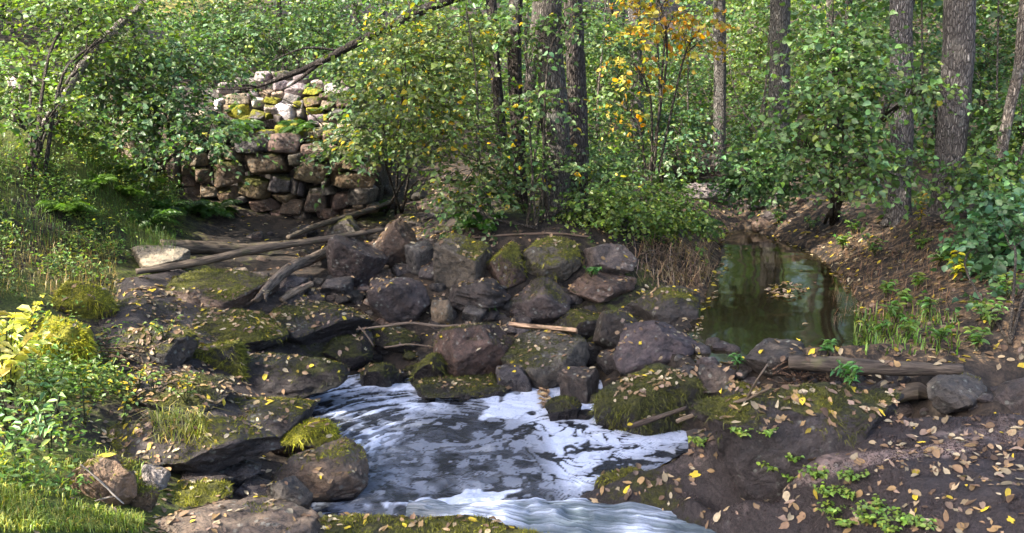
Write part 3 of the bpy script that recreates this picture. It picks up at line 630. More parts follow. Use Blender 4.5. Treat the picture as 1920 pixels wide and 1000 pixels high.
scatter_stones(48, 1080, 1440, 640, 790, 16, 48, ['purple', 'slate', 'dark'], 'small dark stone packed into the rock dam', 'stones in the rock dam', seed0=300)
scatter_stones(40, 1420, 1900, 695, 775, 18, 56, ['dark', 'slate'], 'small dark stone below the weathered log', 'stones below the weathered log', seed0=400)
scatter_stones(34, 440, 720, 440, 570, 16, 44, ['purple', 'pale', 'brown'], 'small stone lying around the driftwood logs', 'stones around the driftwood', seed0=500)
scatter_stones(26, 700, 930, 330, 440, 16, 44, ['brown', 'dark', 'purple'], 'small stone in the shaded gully behind the boulders', 'stones in the shaded gully', .25, 600)
scatter_stones(12, 250, 560, 860, 940, 12, 30, ['lilac', 'purple', 'dark'], 'small stone in the hollow under the grassy ledge', 'stones under the grassy ledge', seed0=700)
scatter_stones(12, 1290, 1560, 340, 430, 14, 40, ['brown', 'dark'], 'small stone beside the upper stream', 'stones beside the upper stream', .25, 800)

# ------------------------------------------------------------------ dry stone wall
def build_wall():
    root = empty('stone_wall', PY(560, 410, 10.2), 'ruined dry stone wall of mossy boulders, pale in the sun along its top', 'wall')
    def st(X, Y, W, H, tone, moss=.12, bright=.2, y=10.0, dep=.75, **kw):
        cx, c2 = 360 + X / 3.447, 130 + Y / 3.447; w, h = W / 3.447, H / 3.447
        sc = y / CP / F_PX; a, c = w / 2 * sc * 1.07, h / 2 * sc * 1.07
        b = max(0.5 * (a + c), .12) * dep + .05
        p = PY(cx, c2, y) + [0, b * 0.8, 0]
        add_rock(p, (a, b, c), int(X * 3 + Y * 7), tone, moss + (.10 if moss > .03 else 0), bright, 0, 'stone', sub=4 if W > 90 else 3, parent=root, blocky=.5, planes=9, sharp=14, tilt=.28, **kw)
    low = [(205,680,215,180,'wallb',.35),(470,620,265,150,'wallb',.25),(390,775,215,140,'wallb',.36),(550,738,165,125,'slate',.22),(665,590,95,95,'grey',.15),(757,672,235,150,'wallb',.24),
     (570,490,215,140,'pink',.1),(800,548,215,110,'pink',.1),(1020,720,310,115,'wallb',.24),(655,762,60,105,'grey',.05),(695,785,45,100,'slate',0),(785,850,160,155,'pink',.3),(840,797,150,60,'grey',.1),
     (945,862,125,110,'brown',.1),(1090,818,180,130,'grey',.08),(460,890,190,95,'brown',.2),(590,835,170,65,'wallb',.1),(645,900,165,110,'brown',.1),(215,815,135,100,'tan',.2),(310,850,80,50,'grey',.1),
     (370,500,200,110,'slate',.2),(930,640,70,65,'wallb',.1),(850,750,48,65,'grey',0),(870,945,160,85,'brown',.1),(690,955,120,75,'brown',.1),(1060,575,150,120,'pink',.15),(1075,890,80,40,'brown',0),(1150,905,90,60,'brown',.1),
     (560,960,150,90,'brown',.25),(420,975,170,80,'brown',.3),(270,940,160,90,'brown',.2),(130,900,130,100,'brown',.2),(90,800,120,90,'wallb',.2),(50,690,110,100,'wallb',.25),(-50,720,110,90,'brown',.2),(-60,640,120,90,'wallb',.25),
     (-150,700,100,110,'brown',.2),(-240,650,130,110,'grey',.1),(-300,540,130,160,'lilac',.1),(-160,590,110,80,'wallb',.2),(10,590,130,90,'wallb',.2),(140,560,140,80,'grey',.2),(-30,800,120,90,'brown',.2),(240,560,110,90,'wallb',.2),
     (1000,620,120,60,'wallb',.2),(1170,640,100,90,'wallb',.3),(1000,940,130,70,'brown',.1)]
    for a in low: st(*a)
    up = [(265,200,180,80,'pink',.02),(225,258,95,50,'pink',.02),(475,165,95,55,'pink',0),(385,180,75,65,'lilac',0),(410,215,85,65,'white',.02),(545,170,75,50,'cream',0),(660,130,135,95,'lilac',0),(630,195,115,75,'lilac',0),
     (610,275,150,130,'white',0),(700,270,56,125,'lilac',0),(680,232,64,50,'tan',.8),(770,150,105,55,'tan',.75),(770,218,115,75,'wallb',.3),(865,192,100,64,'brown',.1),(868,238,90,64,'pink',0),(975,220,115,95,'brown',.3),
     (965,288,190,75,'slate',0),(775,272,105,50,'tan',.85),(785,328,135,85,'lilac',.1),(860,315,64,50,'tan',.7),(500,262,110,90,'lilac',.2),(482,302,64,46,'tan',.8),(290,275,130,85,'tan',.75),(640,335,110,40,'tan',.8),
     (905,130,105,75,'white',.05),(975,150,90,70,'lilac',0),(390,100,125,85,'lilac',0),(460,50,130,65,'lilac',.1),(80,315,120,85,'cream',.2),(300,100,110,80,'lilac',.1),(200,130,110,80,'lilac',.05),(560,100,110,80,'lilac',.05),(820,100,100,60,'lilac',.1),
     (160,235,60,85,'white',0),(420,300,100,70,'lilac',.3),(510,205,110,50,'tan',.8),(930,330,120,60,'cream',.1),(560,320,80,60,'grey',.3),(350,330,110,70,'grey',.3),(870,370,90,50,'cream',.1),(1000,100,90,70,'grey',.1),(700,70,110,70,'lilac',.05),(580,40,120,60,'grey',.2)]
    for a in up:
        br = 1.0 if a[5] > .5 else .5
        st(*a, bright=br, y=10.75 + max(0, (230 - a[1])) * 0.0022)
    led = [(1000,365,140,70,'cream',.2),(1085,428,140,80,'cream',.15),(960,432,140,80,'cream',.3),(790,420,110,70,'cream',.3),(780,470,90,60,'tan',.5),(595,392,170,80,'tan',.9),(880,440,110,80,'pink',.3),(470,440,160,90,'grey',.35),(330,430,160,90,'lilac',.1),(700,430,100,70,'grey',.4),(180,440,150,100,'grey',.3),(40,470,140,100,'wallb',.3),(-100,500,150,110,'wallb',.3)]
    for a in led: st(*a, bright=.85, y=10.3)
    # earth and rubble core behind the faces
    c0 = PY(500, 330, 10.75); 
    v, t, n = rock_shape(77, np.array([1.35, .42, .62]), 4, blocky=.9, planes=6, tilt=.05)
    z = np.zeros(len(v)); c = c0 + [0, 0.05, -.12]
    link('rubble_core', mesh_np('rubble_core', v, t, M_ROCK, {'moss': z, 'moss_bright': z, 'wet': z}), root, tuple(c - np.array(root.location)), (.03, .025, .022)); solid(v + c, t)
    c2 = PY(520, 250, 11.6); v, t, n = rock_shape(78, np.array([1.35, .5, .55]), 4, blocky=.9, planes=6, tilt=.05)
    link('rubble_core', mesh_np('rubble_core', v, t, M_ROCK, {'moss': z, 'moss_bright': z, 'wet': z}), root, tuple(c2 - np.array(root.location)), (.04, .034, .03)); solid(v + c2, t)
build_wall()
# loose sunlit stones on the bank further along, seen through the leaves
for k, (x, y, w, h, tn) in enumerate([(30,165,30,55,'white'),(45,215,45,25,'white'),(92,262,44,34,'pink'),(78,250,30,26,'cream'),(312,172,26,18,'pink'),(240,225,30,24,'cream'),(262,270,60,60,'lilac'),(215,175,40,26,'wallb'),(12,230,30,20,'white'),(150,200,40,24,'pale')]):
    Yd = 9.6 + .1 * k; sc = Yd / CP / F_PX; p = PY(x, y, Yd); a, c = w / 2 * sc, h / 2 * sc
    z0 = float(hgt(p[0], p[1])); c3 = max(c, (p[2] + c - z0) / 2 + .03); 
    add_rock((p[0], p[1], p[2] + c - c3), (a, a * .9, c3), 900 + k, tn, .04, .3, 0, 'field_stone', 'pale upright field stone half hidden by leaves on the grassy bank', 'field stones on the bank', 3, blocky=.5)

# ------------------------------------------------------------------ tubes: trunks, logs, branches
def spline(pts, n):
    pts = np.asarray(pts, float); m = len(pts)
    if m == 2: return pts[0] + (pts[1] - pts[0]) * np.linspace(0, 1, n)[:, None]
    q = np.concatenate([[2 * pts[0] - pts[1]], pts, [2 * pts[-1] - pts[-2]]]); s = np.linspace(0, m - 1, n); i = np.clip(s.astype(int), 0, m - 2); t = (s - i)[:, None]
    p0, p1, p2, p3 = q[i], q[i+1], q[i+2], q[i+3]
    return .5 * (2 * p1 + (p2 - p0) * t + (2 * p0 - 5 * p1 + 4 * p2 - p3) * t ** 2 + (3 * p1 - p0 - 3 * p2 + p3) * t ** 3)
def tube(pts, rad, ns=10, n=None, rough=0.0, seed=0, flare=0.0, cap=True, freq=9.0, grain=0.0):
    n = n or max(4, len(pts) * 5); c = spline(pts, n); r = np.interp(np.linspace(0, 1, n), np.linspace(0, 1, len(rad)), rad)
    tg = nrmz(np.gradient(c, axis=0)); ref = np.where(np.abs(tg[:, 2:3]) > .9, [[1., 0, 0]], [[0, 0, 1.]])
    a = nrmz(np.cross(tg, ref)); b = np.cross(tg, a); th = np.linspace(0, 2 * np.pi, ns, endpoint=False)
    ring = a[:, None] * np.cos(th)[None, :, None] + b[:, None] * np.sin(th)[None, :, None]
    rr = np.repeat(r[:, None], ns, 1)
    if rough:
        q = c[:, None] + ring * r[:, None, None]
        rr = rr * (1 + rough * fbm(q * [freq * 1.3, freq * 1.3, freq * .5], 4, seed))
    if grain:
        L_ = np.concatenate([[0], np.cumsum(np.linalg.norm(np.diff(c, axis=0), axis=1))]); TH, LL = np.meshgrid(th, L_); rr = rr * (1 + grain * fbm(np.stack([np.cos(TH) * 3.2, np.sin(TH) * 3.2, LL * 3 + seed], -1), 3, seed) + grain * .8 * (np.exp(-LL / .02) + np.exp(-(L_[-1] - LL) / .02)) * vnoise(np.stack([np.cos(TH) * 4, np.sin(TH) * 4, LL * 0], -1), seed))
    if flare:
        s = np.linspace(0, 1, n); L = np.linalg.norm(np.diff(c, axis=0), axis=1).sum(); sm = s * L
        rr = rr * (1 + flare * np.exp(-sm / 0.16)[:, None] * (0.75 + 0.6 * np.cos(th * 4 + seed)[None]))
    v = (c[:, None] + ring * rr[..., None]).reshape(-1, 3)
    i = (np.arange(n - 1)[:, None] * ns + np.arange(ns)[None]).ravel(); j = (np.arange(n - 1)[:, None] * ns + (np.arange(ns) + 1)[None] % ns).ravel()
    q = np.stack([i, j, j + ns, i + ns], -1); t = np.concatenate([q[:, :3], q[:, [0, 2, 3]]])
    if cap:
        v = np.concatenate([v, c[[0]], c[[-1]]]); k = np.arange(ns); k2 = (k + 1) % ns
        t = np.concatenate([t, np.stack([np.full(ns, n * ns), k2, k], -1), np.stack([np.full(ns, n * ns + 1), (n-1) * ns + k, (n-1) * ns + k2], -1)])
    L = np.concatenate([[0], np.cumsum(np.linalg.norm(np.diff(c, axis=0), axis=1))])
    al = np.stack([np.repeat(L, ns), np.tile(np.cos(th), n) * .06, np.tile(np.sin(th), n) * .06], -1)
    if cap: al = np.concatenate([al, [[0, 0, 0], [L[-1], 0, 0]]])
    return v, t, al
def merge(parts):
    vs, ts, als, o = [], [], [], 0
    for v, t, a in parts: vs.append(v); ts.append(t + o); als.append(a); o += len(v)
    return np.concatenate(vs), np.concatenate(ts), np.concatenate(als)
def tube_obj(name, parts, mat, parent=None, color=(.15, .12, .1), label=None, cat=None, group=None, lie=False):
    v, t, a = merge(parts)
    org = np.array(parent.location) if parent else (v[0] if True else 0)
    o = link(name, mesh_np(name, v - org, t, mat, {'along': a}), parent, None if parent else tuple(org), color)
    if label: tag(o, label, cat, group)
    if lie: solid(v, t)
    return o
def G(px, py, dz=0.0):
    p = gpt(px, py).copy(); p[2] += dz; return p

# driftwood and logs
def make_bvh():
    BV = np.concatenate([v for v, t in SOLID]); off = np.cumsum([0] + [len(v) for v, t in SOLID[:-1]]); BT = np.concatenate([t + o for (v, t), o in zip(SOLID, off)])
    return BVHTree.FromPolygons([Vector(v) for v in BV.tolist()], BT.tolist())
BVH = make_bvh()
def rest(pts, rad):
    """points on those pixel rays, at the depths that let a stick of that radius lie on what is under it"""
    n = 9; s = np.linspace(0, 1, n); ks = np.linspace(0, 1, len(pts)); px = np.interp(s, ks, [p[0] for p in pts]); py = np.interp(s, ks, [p[1] for p in pts]); rr = np.interp(s, np.linspace(0, 1, len(rad)), rad)
    rays = np.array([ray(a, b) for a, b in zip(px, py)])
    def hit(i):
        h = BVH.ray_cast(Vector(CAMP), Vector(ray(px[i], py[i] + 14)).normalized(), 40); return (h[0] - Vector(CAMP)).length / np.linalg.norm(rays[i]) if h[0] is not None else 8.
    t0, t1 = hit(0), hit(n - 1); best = None
    for a in np.arange(t0 - .9, t0 + .9, .045):
        for b in np.arange(t1 - .9, t1 + .9, .045):
            t = a + (b - a) * s; q = CAMP + rays * t[:, None]; c = []
            for k in range(n):
                h = BVH.ray_cast(Vector((q[k, 0], q[k, 1], q[k, 2] + .7)), Vector((0, 0, -1)), 5); c.append(q[k, 2] - rr[k] * .9 - (h[0].z if h[0] is not None else 0))
            c = np.array(c); A, B = c[:4].min(), c[5:].min(); sc = abs(A) + abs(B) + 4 * max(0, -c.min() - .025) + .12 * np.clip(c, 0, 1).mean() + .05 * abs(b - a)
            if best is None or sc < best[0]: best = (sc, a, b)
    return lambda u: best[1] + (best[2] - best[1]) * u
def log_px(name, pts, zs, rad, color, label, cat='log', seed=1, rough=.16, ns=14, extra=None):
    f = rest(pts, rad); m = len(pts); pp = [CAMP + ray(*p) * f(i / (m - 1)) for i, p in enumerate(pts)]
    parts = [tube(pp, rad, ns, max(40, m * 16), rough, seed, grain=.12)]
    for e in (extra or []):
        ex = []
        for q in e[0]:
            i = int(np.argmin([abs(q[0] - p[0]) + abs(q[1] - p[1]) for p in pts])); ex.append(CAMP + ray(q[0], q[1]) * f(i / (m - 1)))
        parts.append(tube(ex, e[1], 8, 14, .15, seed + 3))
    return tube_obj(name, parts, M_WOOD, None, color, label, cat, None, True)
log_px('log', [(302,462),(380,464),(470,466),(590,452)], [.74,.73,.72,.74], [.054,.057,.046,.026], (.082,.066,.050), 'thick grey-brown log with a broken end lying on the pale sandy rock', seed=3)
log_px('pole', [(255,510),(370,492),(480,468),(600,450),(720,430)], [.72,.75,.78,.77,.74], [.024,.030,.032,.026,.018], (.090,.072,.056), 'long thin pole lying across the thick grey-brown log', 'log', seed=5, ns=10)
log_px('driftwood', [(482,562),(510,532),(545,502),(585,486),(622,466)], [.52,.60,.66,.70,.70], [.022,.036,.042,.042,.040], (.13,.105,.086), 'curved bare driftwood limb with splayed root end below the pole', 'driftwood', seed=7,
       extra=[([(500,542,.60),(485,556,.54),(470,566,.50)], [.022,.012,.004]), ([(505,540,.60),(498,556,.54),(500,566,.50)], [.02,.012,.005])])
log_px('driftwood', [(528,562),(550,548),(585,532)], [.52,.56,.60], [.022,.026,.020], (.24,.18,.13), 'short broken stub of driftwood beside the curved limb', 'driftwood', seed=8)
log_px('branch', [(540,446),(600,422),(660,404),(705,390),(742,374)], [.80,.82,.84,.86,.88], [.022,.028,.030,.026,.022], (.095,.077,.06), 'bare grey branch sloping up against the foot of the stone wall', 'branch', seed=9, ns=10)
log_px('branch', [(668,618),(720,612),(770,606),(830,612),(892,608)], [.30,.34,.37,.36,.36], [.006,.009,.010,.010,.014], (.20,.15,.115), 'thin pale broken branch lying across the mossy mound', 'branch', seed=10, ns=8, extra=[([(700,648,.24),(690,632,.28),(672,612,.32)], [.008,.007,.005]), ([(720,652,.25),(770,646,.27),(815,652,.24)], [.006,.008,.005])])
log_px('log', [(1480,678),(1560,684),(1660,690),(1805,694)], [.60,.59,.585,.585], [.042,.047,.044,.034], (.055,.045,.038), 'weathered cut log lying along the top of the rock dam', seed=12, rough=.22)
log_px('driftwood', [(1640,758),(1680,742),(1720,734),(1742,742)], [.46,.50,.52,.48], [.02,.045,.050,.02], (.06,.05,.04), 'arched hollow bark curl beside the dark undercut boulder', 'driftwood', seed=14)
log_px('stick', [(1270,790),(1330,768),(1400,748),(1440,730)], [.22,.34,.42,.46], [.012,.010,.008,.004], (.19,.15,.12), 'thin stick slanting from the foam over the rock dam', 'stick', seed=15, ns=6, extra=[([(1400,748,.42),(1420,712,.52),(1440,682,.60)], [.006,.005,.003])])
log_px('stick', [(1180,800),(1225,786),(1290,764)], [.08,.16,.26], [.018,.016,.010], (.08,.06,.05), 'dark wet stick lodged under the moss-draped boulder', 'stick', seed=16, ns=6)
log_px('branch', [(885,446),(960,440),(1040,438),(1105,444)], [.96,.97,.97,.96], [.006,.010,.010,.006], (.17,.12,.09), 'thin brown branch lying on top of the mossy boulder row', 'branch', seed=17, ns=6)
log_px('stick', [(150,870),(190,905),(215,930),(232,945)], [.62,.52,.46,.42], [.0035,.0045,.0045,.003], (.40,.35,.30), 'bleached white twig poking past the tan boulder', 'stick', seed=18, ns=6, extra=[([(215,930,.46),(190,936,.47),(165,944,.48)], [.004,.004,.002])])
# sawn plank
def plank():
    f = rest([(960, 608), (1082, 622)], [.02, .02]); p0, p1 = CAMP + ray(960, 608) * f(0), CAMP + ray(1082, 622) * f(1); d = p1 - p0; L = np.linalg.norm(d); ang = math.atan2(d[1], d[0])
    bm = bmesh.new(); bmesh.ops.create_cube(bm, size=1); 
    for v in bm.verts: v.co = (v.co.x * L, v.co.y * .075, v.co.z * .026)
    bmesh.ops.subdivide_edges(bm, edges=[e for e in bm.edges if abs((e.verts[0].co - e.verts[1].co).x) > .1], cuts=8)
    for v in bm.verts:
        v.co.y += .004 * math.sin(v.co.x * 23); v.co.z += .004 * math.sin(v.co.x * 9)
        if v.co.x < -L * .45: v.co.x += .03 * math.sin(v.co.y * 200)
    bmesh.ops.bevel(bm, geom=bm.edges[:], offset=.002, segments=1); bmesh.ops.triangulate(bm, faces=bm.faces)
    v = np.array([x.co[:] for x in bm.verts]); t = np.array([[q.index for q in f.verts] for f in bm.faces]); bm.free()
    o = link('plank', mesh_np('plank', v, t, M_WOOD, {'along': v}, False), None, tuple((p0 + p1) / 2), (.42, .28, .18))
    o.rotation_euler = (-.45, math.asin(-d[2] / L), ang); tag(o, 'short pale sawn plank resting on the flat-topped sloping boulder', 'plank')
plank()

# ------------------------------------------------------------------ foliage engine
OV = np.array([(0,0,0),(.33,0,-.03),(.70,0,-.03),(1,0,-.10),(.28,.40,.05),(.66,.37,.04),(.28,-.40,.05),(.66,-.37,.04)], float)
OV_T = np.array([(0,1,4),(1,5,4),(1,2,5),(2,3,5),(0,6,1),(1,6,7),(1,7,2),(2,7,3)])
QD = np.array([(0,0,0),(.45,.42,.04),(1,0,-.08),(.45,-.42,.04)], float); QD_T = np.array([(0,2,1),(0,3,2)])
FOLD = np.random.default_rng(3)
def leaf_arrays(pos, d, n, size, tint, shape='ov', width=.78):
    T, F = (OV, OV_T) if shape == 'ov' else (QD, QD_T)
    s = np.cross(n, d); N = len(pos); size = np.broadcast_to(size, (N,))
    v = pos[:, None] + size[:, None, None] * (T[None, :, 0:1] * d[:, None] + T[None, :, 1:2] * width * s[:, None] + T[None, :, 2:3] * FOLD.uniform(.2, 4.0, (N, 1, 1)) * n[:, None])
    t = (F[None] + (np.arange(N) * len(T))[:, None, None]).reshape(-1, 3)
    return v.reshape(-1, 3), t, np.repeat(tint, len(T), 0)
def orth(n, d): return nrmz(n - (n * d).sum(-1, keepdims=True) * d)
def tints(rng, N, base, alt=None, frac=0.0, var=.22):
    c = np.tile(np.array(base, float), (N, 1)); 
    if alt is not None and frac > 0: m = rng.random(N) < frac; c[m] = np.array(alt)
    c = c * np.exp(rng.normal(size=(N, 1)) * var); c[:, 0] *= np.exp(rng.normal(size=N) * .12); c[:, 2] *= np.exp(rng.normal(size=N) * .15)
    return np.clip(c, 0.002, .9)
def spray(rng, ells, ntw, nlf, tl, lsize, open_up=.55):
    """twigs with alternate leaves through the volume of some ellipsoids; returns leaf frames and twig segments"""
    w = np.array([e[1][0] * e[1][1] * e[1][2] for e in ells]) ** .75; which = rng.choice(len(ells), ntw, p=w / w.sum())
    C = np.array([e[0] for e in ells])[which]; R = np.array([e[1] for e in ells])[which]
    u = nrmz(rng.normal(size=(ntw, 3))); p = C + R * u * (rng.random((ntw, 1)) ** .42) * .9
    out = nrmz(u * [1, 1, .25] + 1e-6); d = nrmz(out * .6 + rng.normal(size=(ntw, 3)) * [.5, .5, .22] + [0, 0, .05])
    L = tl * rng.uniform(.6, 1.3, ntw); k = (np.arange(nlf) + .6) / nlf
    T = np.clip(k[None] + rng.normal(size=(ntw, nlf)) * .03, .05, 1)
    dr = rng.uniform(.1, .4, ntw) * L
    pos = p[:, None] + (L[:, None] * T)[..., None] * d[:, None]; pos[..., 2] -= dr[:, None] * T ** 2
    side = nrmz(np.cross(d, [0, 0, 1.0])); sg = np.where(np.arange(nlf) % 2, 1, -1)[None, :, None]
    ld = nrmz(d[:, None] * .55 + side[:, None] * sg * .75 + rng.normal(size=(ntw, nlf, 3)) * .28 + [0, 0, -.28])
    nn = nrmz(np.array([0, 0, open_up])[None, None] + out[:, None] * .35 + rng.normal(size=(ntw, nlf, 3)) * .5); nn = orth(nn, ld)
    e = p + L[:, None] * d; e[:, 2] -= dr
    m = p + .5 * L[:, None] * d; m[:, 2] -= dr * .25
    segs = np.concatenate([np.stack([p, m], 1), np.stack([m, e], 1)])
    sz = lsize * rng.uniform(.4, 1.25, (ntw, nlf)) * np.interp(T, [0, .7, 1], [1, 1, .65])
    return pos.reshape(-1, 3), ld.reshape(-1, 3), nn.reshape(-1, 3), sz.ravel(), segs
def seg_tubes(segs, r0, r1):
    N = len(segs); d = nrmz(segs[:, 1] - segs[:, 0]); ref = np.where(np.abs(d[:, 2:3]) > .9, [[1., 0, 0]], [[0, 0, 1.]]); a = nrmz(np.cross(d, ref)); b = np.cross(d, a)
    th = np.array([0, 2.094, 4.189]); ring = a[:, None] * np.cos(th)[None, :, None] + b[:, None] * np.sin(th)[None, :, None]
    v = np.concatenate([segs[:, 0][:, None] + ring * r0, segs[:, 1][:, None] + ring * r1], 1).reshape(-1, 3)
    F = np.array([(0,1,4),(0,4,3),(1,2,5),(1,5,4),(2,0,3),(2,3,5)]); t = (F[None] + (np.arange(N) * 6)[:, None, None]).reshape(-1, 3)
    return v, t, np.zeros((len(v), 3)) + v * [1, 1, 1]
LEAFM = {}
def leaf_mesh(width, var=0):
    width = (width, var)
    if width not in LEAFM:
        v, t, _ = leaf_arrays(np.zeros((1, 3)), np.array([[1., 0, 0]]), np.array([[0, 0, 1.]]), 1.0, np.ones((1, 3)), 'ov', width[0] * (1, .85, 1.08, .92)[var])
        LEAFM[width] = mesh_np('leaf', v, t, M_LEAF, {'tint': np.ones((8, 3))})
    return LEAFM[width]
def in_frame(p, m=10):
    x, y = project(p); return (x > m) & (x < 1920 - m) & (y > m) & (y < 1000 - m) & (p[:, 1] > .5)
def add_leaf_parts(root, pos, ld, nn, sz, tint, width, nmax):
    """the leaves that show largest become parts of their own, the rest one mass"""
    org = np.array(root.location); vis = in_frame(pos); dist = pos[:, 1]
    sc = np.where(vis, sz / np.maximum(dist, .5), 0) + 0.0
    idx = np.argsort(-sc)[:nmax]; idx = idx[vis[idx]]
    for i in idx:
        o = bpy.data.objects.new('leaf', leaf_mesh(width, int(i) % 4)); COL.objects.link(o); o.parent = root
        s = np.cross(nn[i], ld[i]); M = np.eye(4); M[:3, 0] = ld[i] * sz[i]; M[:3, 1] = s * sz[i]; M[:3, 2] = nn[i] * sz[i]; M[:3, 3] = pos[i] - org
        o.matrix_basis = Matrix(M.tolist()); o.color = (*[float(c) for c in tint[i]], 1)
    rest = np.ones(len(pos), bool); rest[idx] = False; return rest
def shrub(name, base, ells, ntw, nlf, tl, lsize, tint, label, cat='shrub', alt=None, frac=0., nparts=0, width=.78, seed=1, stem_r=.018, bark=(.10, .085, .07), group=None, shape='ov', nstem=None, var=.30, root=None, open_up=.55):
    rng = np.random.default_rng(seed); base = np.asarray(base, float)
    root = root or empty(name, base, label, cat, group); org = np.array(root.location)
    pos, ld, nn, sz, segs = spray(rng, ells, ntw, nlf, tl, lsize, open_up)
    tn = tints(rng, len(pos), tint, alt, frac, var)
    k = 0
    for c, R in ells:                  # stems from the base into each clump, with side branches
        c = np.array(c); R = np.array(R); k += 1
        b = base + rng.normal(size=3) * [.06, .06, 0]
        mid = b * .5 + c * .5 + [0, 0, .25 * abs(c[2] - b[2])] + rng.normal(size=3) * .08
        top = c + [0, 0, R[2] * .5]
        parts = [tube([b, mid, c, top], [stem_r, stem_r * .75, stem_r * .5, stem_r * .2], 6, 16, .1, k)]
        for q in range(7):
            u = nrmz(rng.normal(size=3)); st = mid + (c - mid) * rng.uniform(.2, 1); en = c + R * u * .85
            parts.append(tube([st, (st + en) / 2 + [0, 0, .06], en], [stem_r * .4, stem_r * .25, stem_r * .1], 5, 8))
        so = tube_obj('stem', parts, M_BARK, root, bark)
    v, t, a = seg_tubes(segs, stem_r * .16, stem_r * .07)
    link('twigs', mesh_np('twigs', v - org, t, M_BARK), so, None, bark)['kind'] = 'stuff'
    rest = np.ones(len(pos), bool)
    if nparts: rest = add_leaf_parts(root, pos, ld, nn, sz, tn, width, nparts)
    v, t, c = leaf_arrays(pos[rest] - org, ld[rest], nn[rest], sz[rest], tn[rest], shape, width)
    link('foliage', mesh_np('foliage', v, t, M_LEAF, {'tint': c}), root)['kind'] = 'stuff'
    return root
def ell(px, py, rx, ry, Y, dep=1.0):      # an ellipsoid seen at that pixel, at distance Y
    sc = Y / CP / F_PX; return (PY(px, py, Y), (rx * sc, max(rx, ry) * sc * .8 * dep, ry * sc))

GREEN, BLUEG, YG, OLIVE, YEL, ORA = (.075, .125, .034), (.062, .118, .048), (.130, .180, .032), (.085, .115, .030), (.40, .30, .03), (.42, .20, .02)

# ------------------------------------------------------------------ trees in view
def tree(label, pts, Y, r0, crown=None, color=(.13, .115, .10), seed=1, height=9.0, cat='tree', group=None, extra=None, lean=None, flare=.5, crown_n=330):
    """trunk through pixels at distance Y (first point at the foot), carried on up to its crown above the view"""
    foot = PY(*pts[0], Y); foot[2] = float(hgt(foot[0], foot[1])) - .06
    pp = [foot] + [PY(x, y, Y) for x, y in pts[1:]]
    d = pp[-1] - pp[-2] if len(pp) > 2 else pp[-1] - pp[0]; d = d / max(d[2], .05)
    d = np.clip(d, -.5, .5); d[2] = 1
    top = pp[-1] + d * (height - pp[-1][2]); mid = pp[-1] + (top - pp[-1]) * .5 + [.05, .05, 0]
    root = empty('tree', foot, label, cat, group)
    hs = [r0, r0 * .97, r0 * .55, r0 * .15]
    al = pp + [mid, top]; zz = np.array([q[2] for q in al]); zz = (zz - zz[0]) / (zz[-1] - zz[0]); rad = np.interp(zz, [0, .25, .6, 1], hs)
    tk = tube_obj('trunk', [tube(al, rad, 22, 110, .10, seed, flare)], M_BARK, root, color)
    rng = np.random.default_rng(seed + 50)
    c = np.array(crown) if crown is not None else np.array([top[0], top[1], height * .78]); R = np.array([1.7, 1.7, 2.0])
    br = []
    for k in range(9):
        z = rng.uniform(.45, .95); st = np.array([np.interp(z, zz, [q[i] for q in al]) for i in range(3)]); en = c + R * nrmz(rng.normal(size=3)) * .8
        br.append(tube([st, (st + en) / 2 + [0, 0, .15], en], [r0 * .25, r0 * .16, r0 * .04], 6, 8))
    bo = tube_obj('branches', br, M_BARK, root, color); bo['kind'] = 'stuff'; bo.parent = tk
    pos, ld, nn, sz, segs = spray(rng, [(c, R)], crown_n, 7, .45, .12)
    v, t, cc = leaf_arrays(pos - foot, ld, nn, sz, tints(rng, len(pos), GREEN), 'qd', .8)
    link('crown', mesh_np('crown', v, t, M_LEAF, {'tint': cc}), root)['kind'] = 'stuff'
    return root
T1 = tree('stout grey-brown alder trunk rising from the bank above the mossy boulder row', [(1045,408),(1045,330),(1040,200),(1030,90),(1026,-20)], 8.4, .118, seed=1, color=(.15,.135,.12))
T1b = tree('slimmer dark alder stem pressed against the stout grey-brown alder', [(1082,400),(1086,300),(1082,160),(1074,-20)], 8.75, .085, seed=2, color=(.11,.095,.085))
T1c = tree('thin tree with dark flaking bark beside the stout alder', [(978,400),(972,260),(965,120),(968,-20)], 8.8, .062, seed=3, color=(.075,.062,.055))
T1d = tree('thin dark tree with a long bare overhanging branch', [(948,396),(940,250),(928,120),(920,-20)], 9.2, .052, seed=4, color=(.085,.075,.07))
tree('pale grey background trunk behind the orange autumn foliage', [(1196,318),(1194,150),(1188,-20)], 13.2, .09, seed=5, color=(.19,.18,.17))
tree('straight grey trunk with a pale vine beside the brush pile', [(1348,300),(1350,150),(1349,-20)], 13.8, .088, seed=6, color=(.17,.16,.15))
tree('slender alder at the far end of the pond', [(1452,378),(1458,250),(1462,120),(1464,-20)], 11.0, .115, seed=7, color=(.15,.145,.13))
tree('fissured grey alder behind the broad-leaved shrub', [(1684,424),(1690,280),(1691,140),(1690,-20)], 8.9, .100, seed=8, color=(.18,.172,.168))
tree('thickest dark fissured alder on the bank beyond the pond', [(1774,410),(1782,280),(1796,120),(1800,-20)], 8.7, .132, seed=9, color=(.155,.147,.142))
tree('thin leaning sapling with a split pale bark streak', [(1866,412),(1876,300),(1892,210),(1912,120),(1924,-20)], 8.2, .045, seed=10, color=(.19,.17,.15), flare=.2)
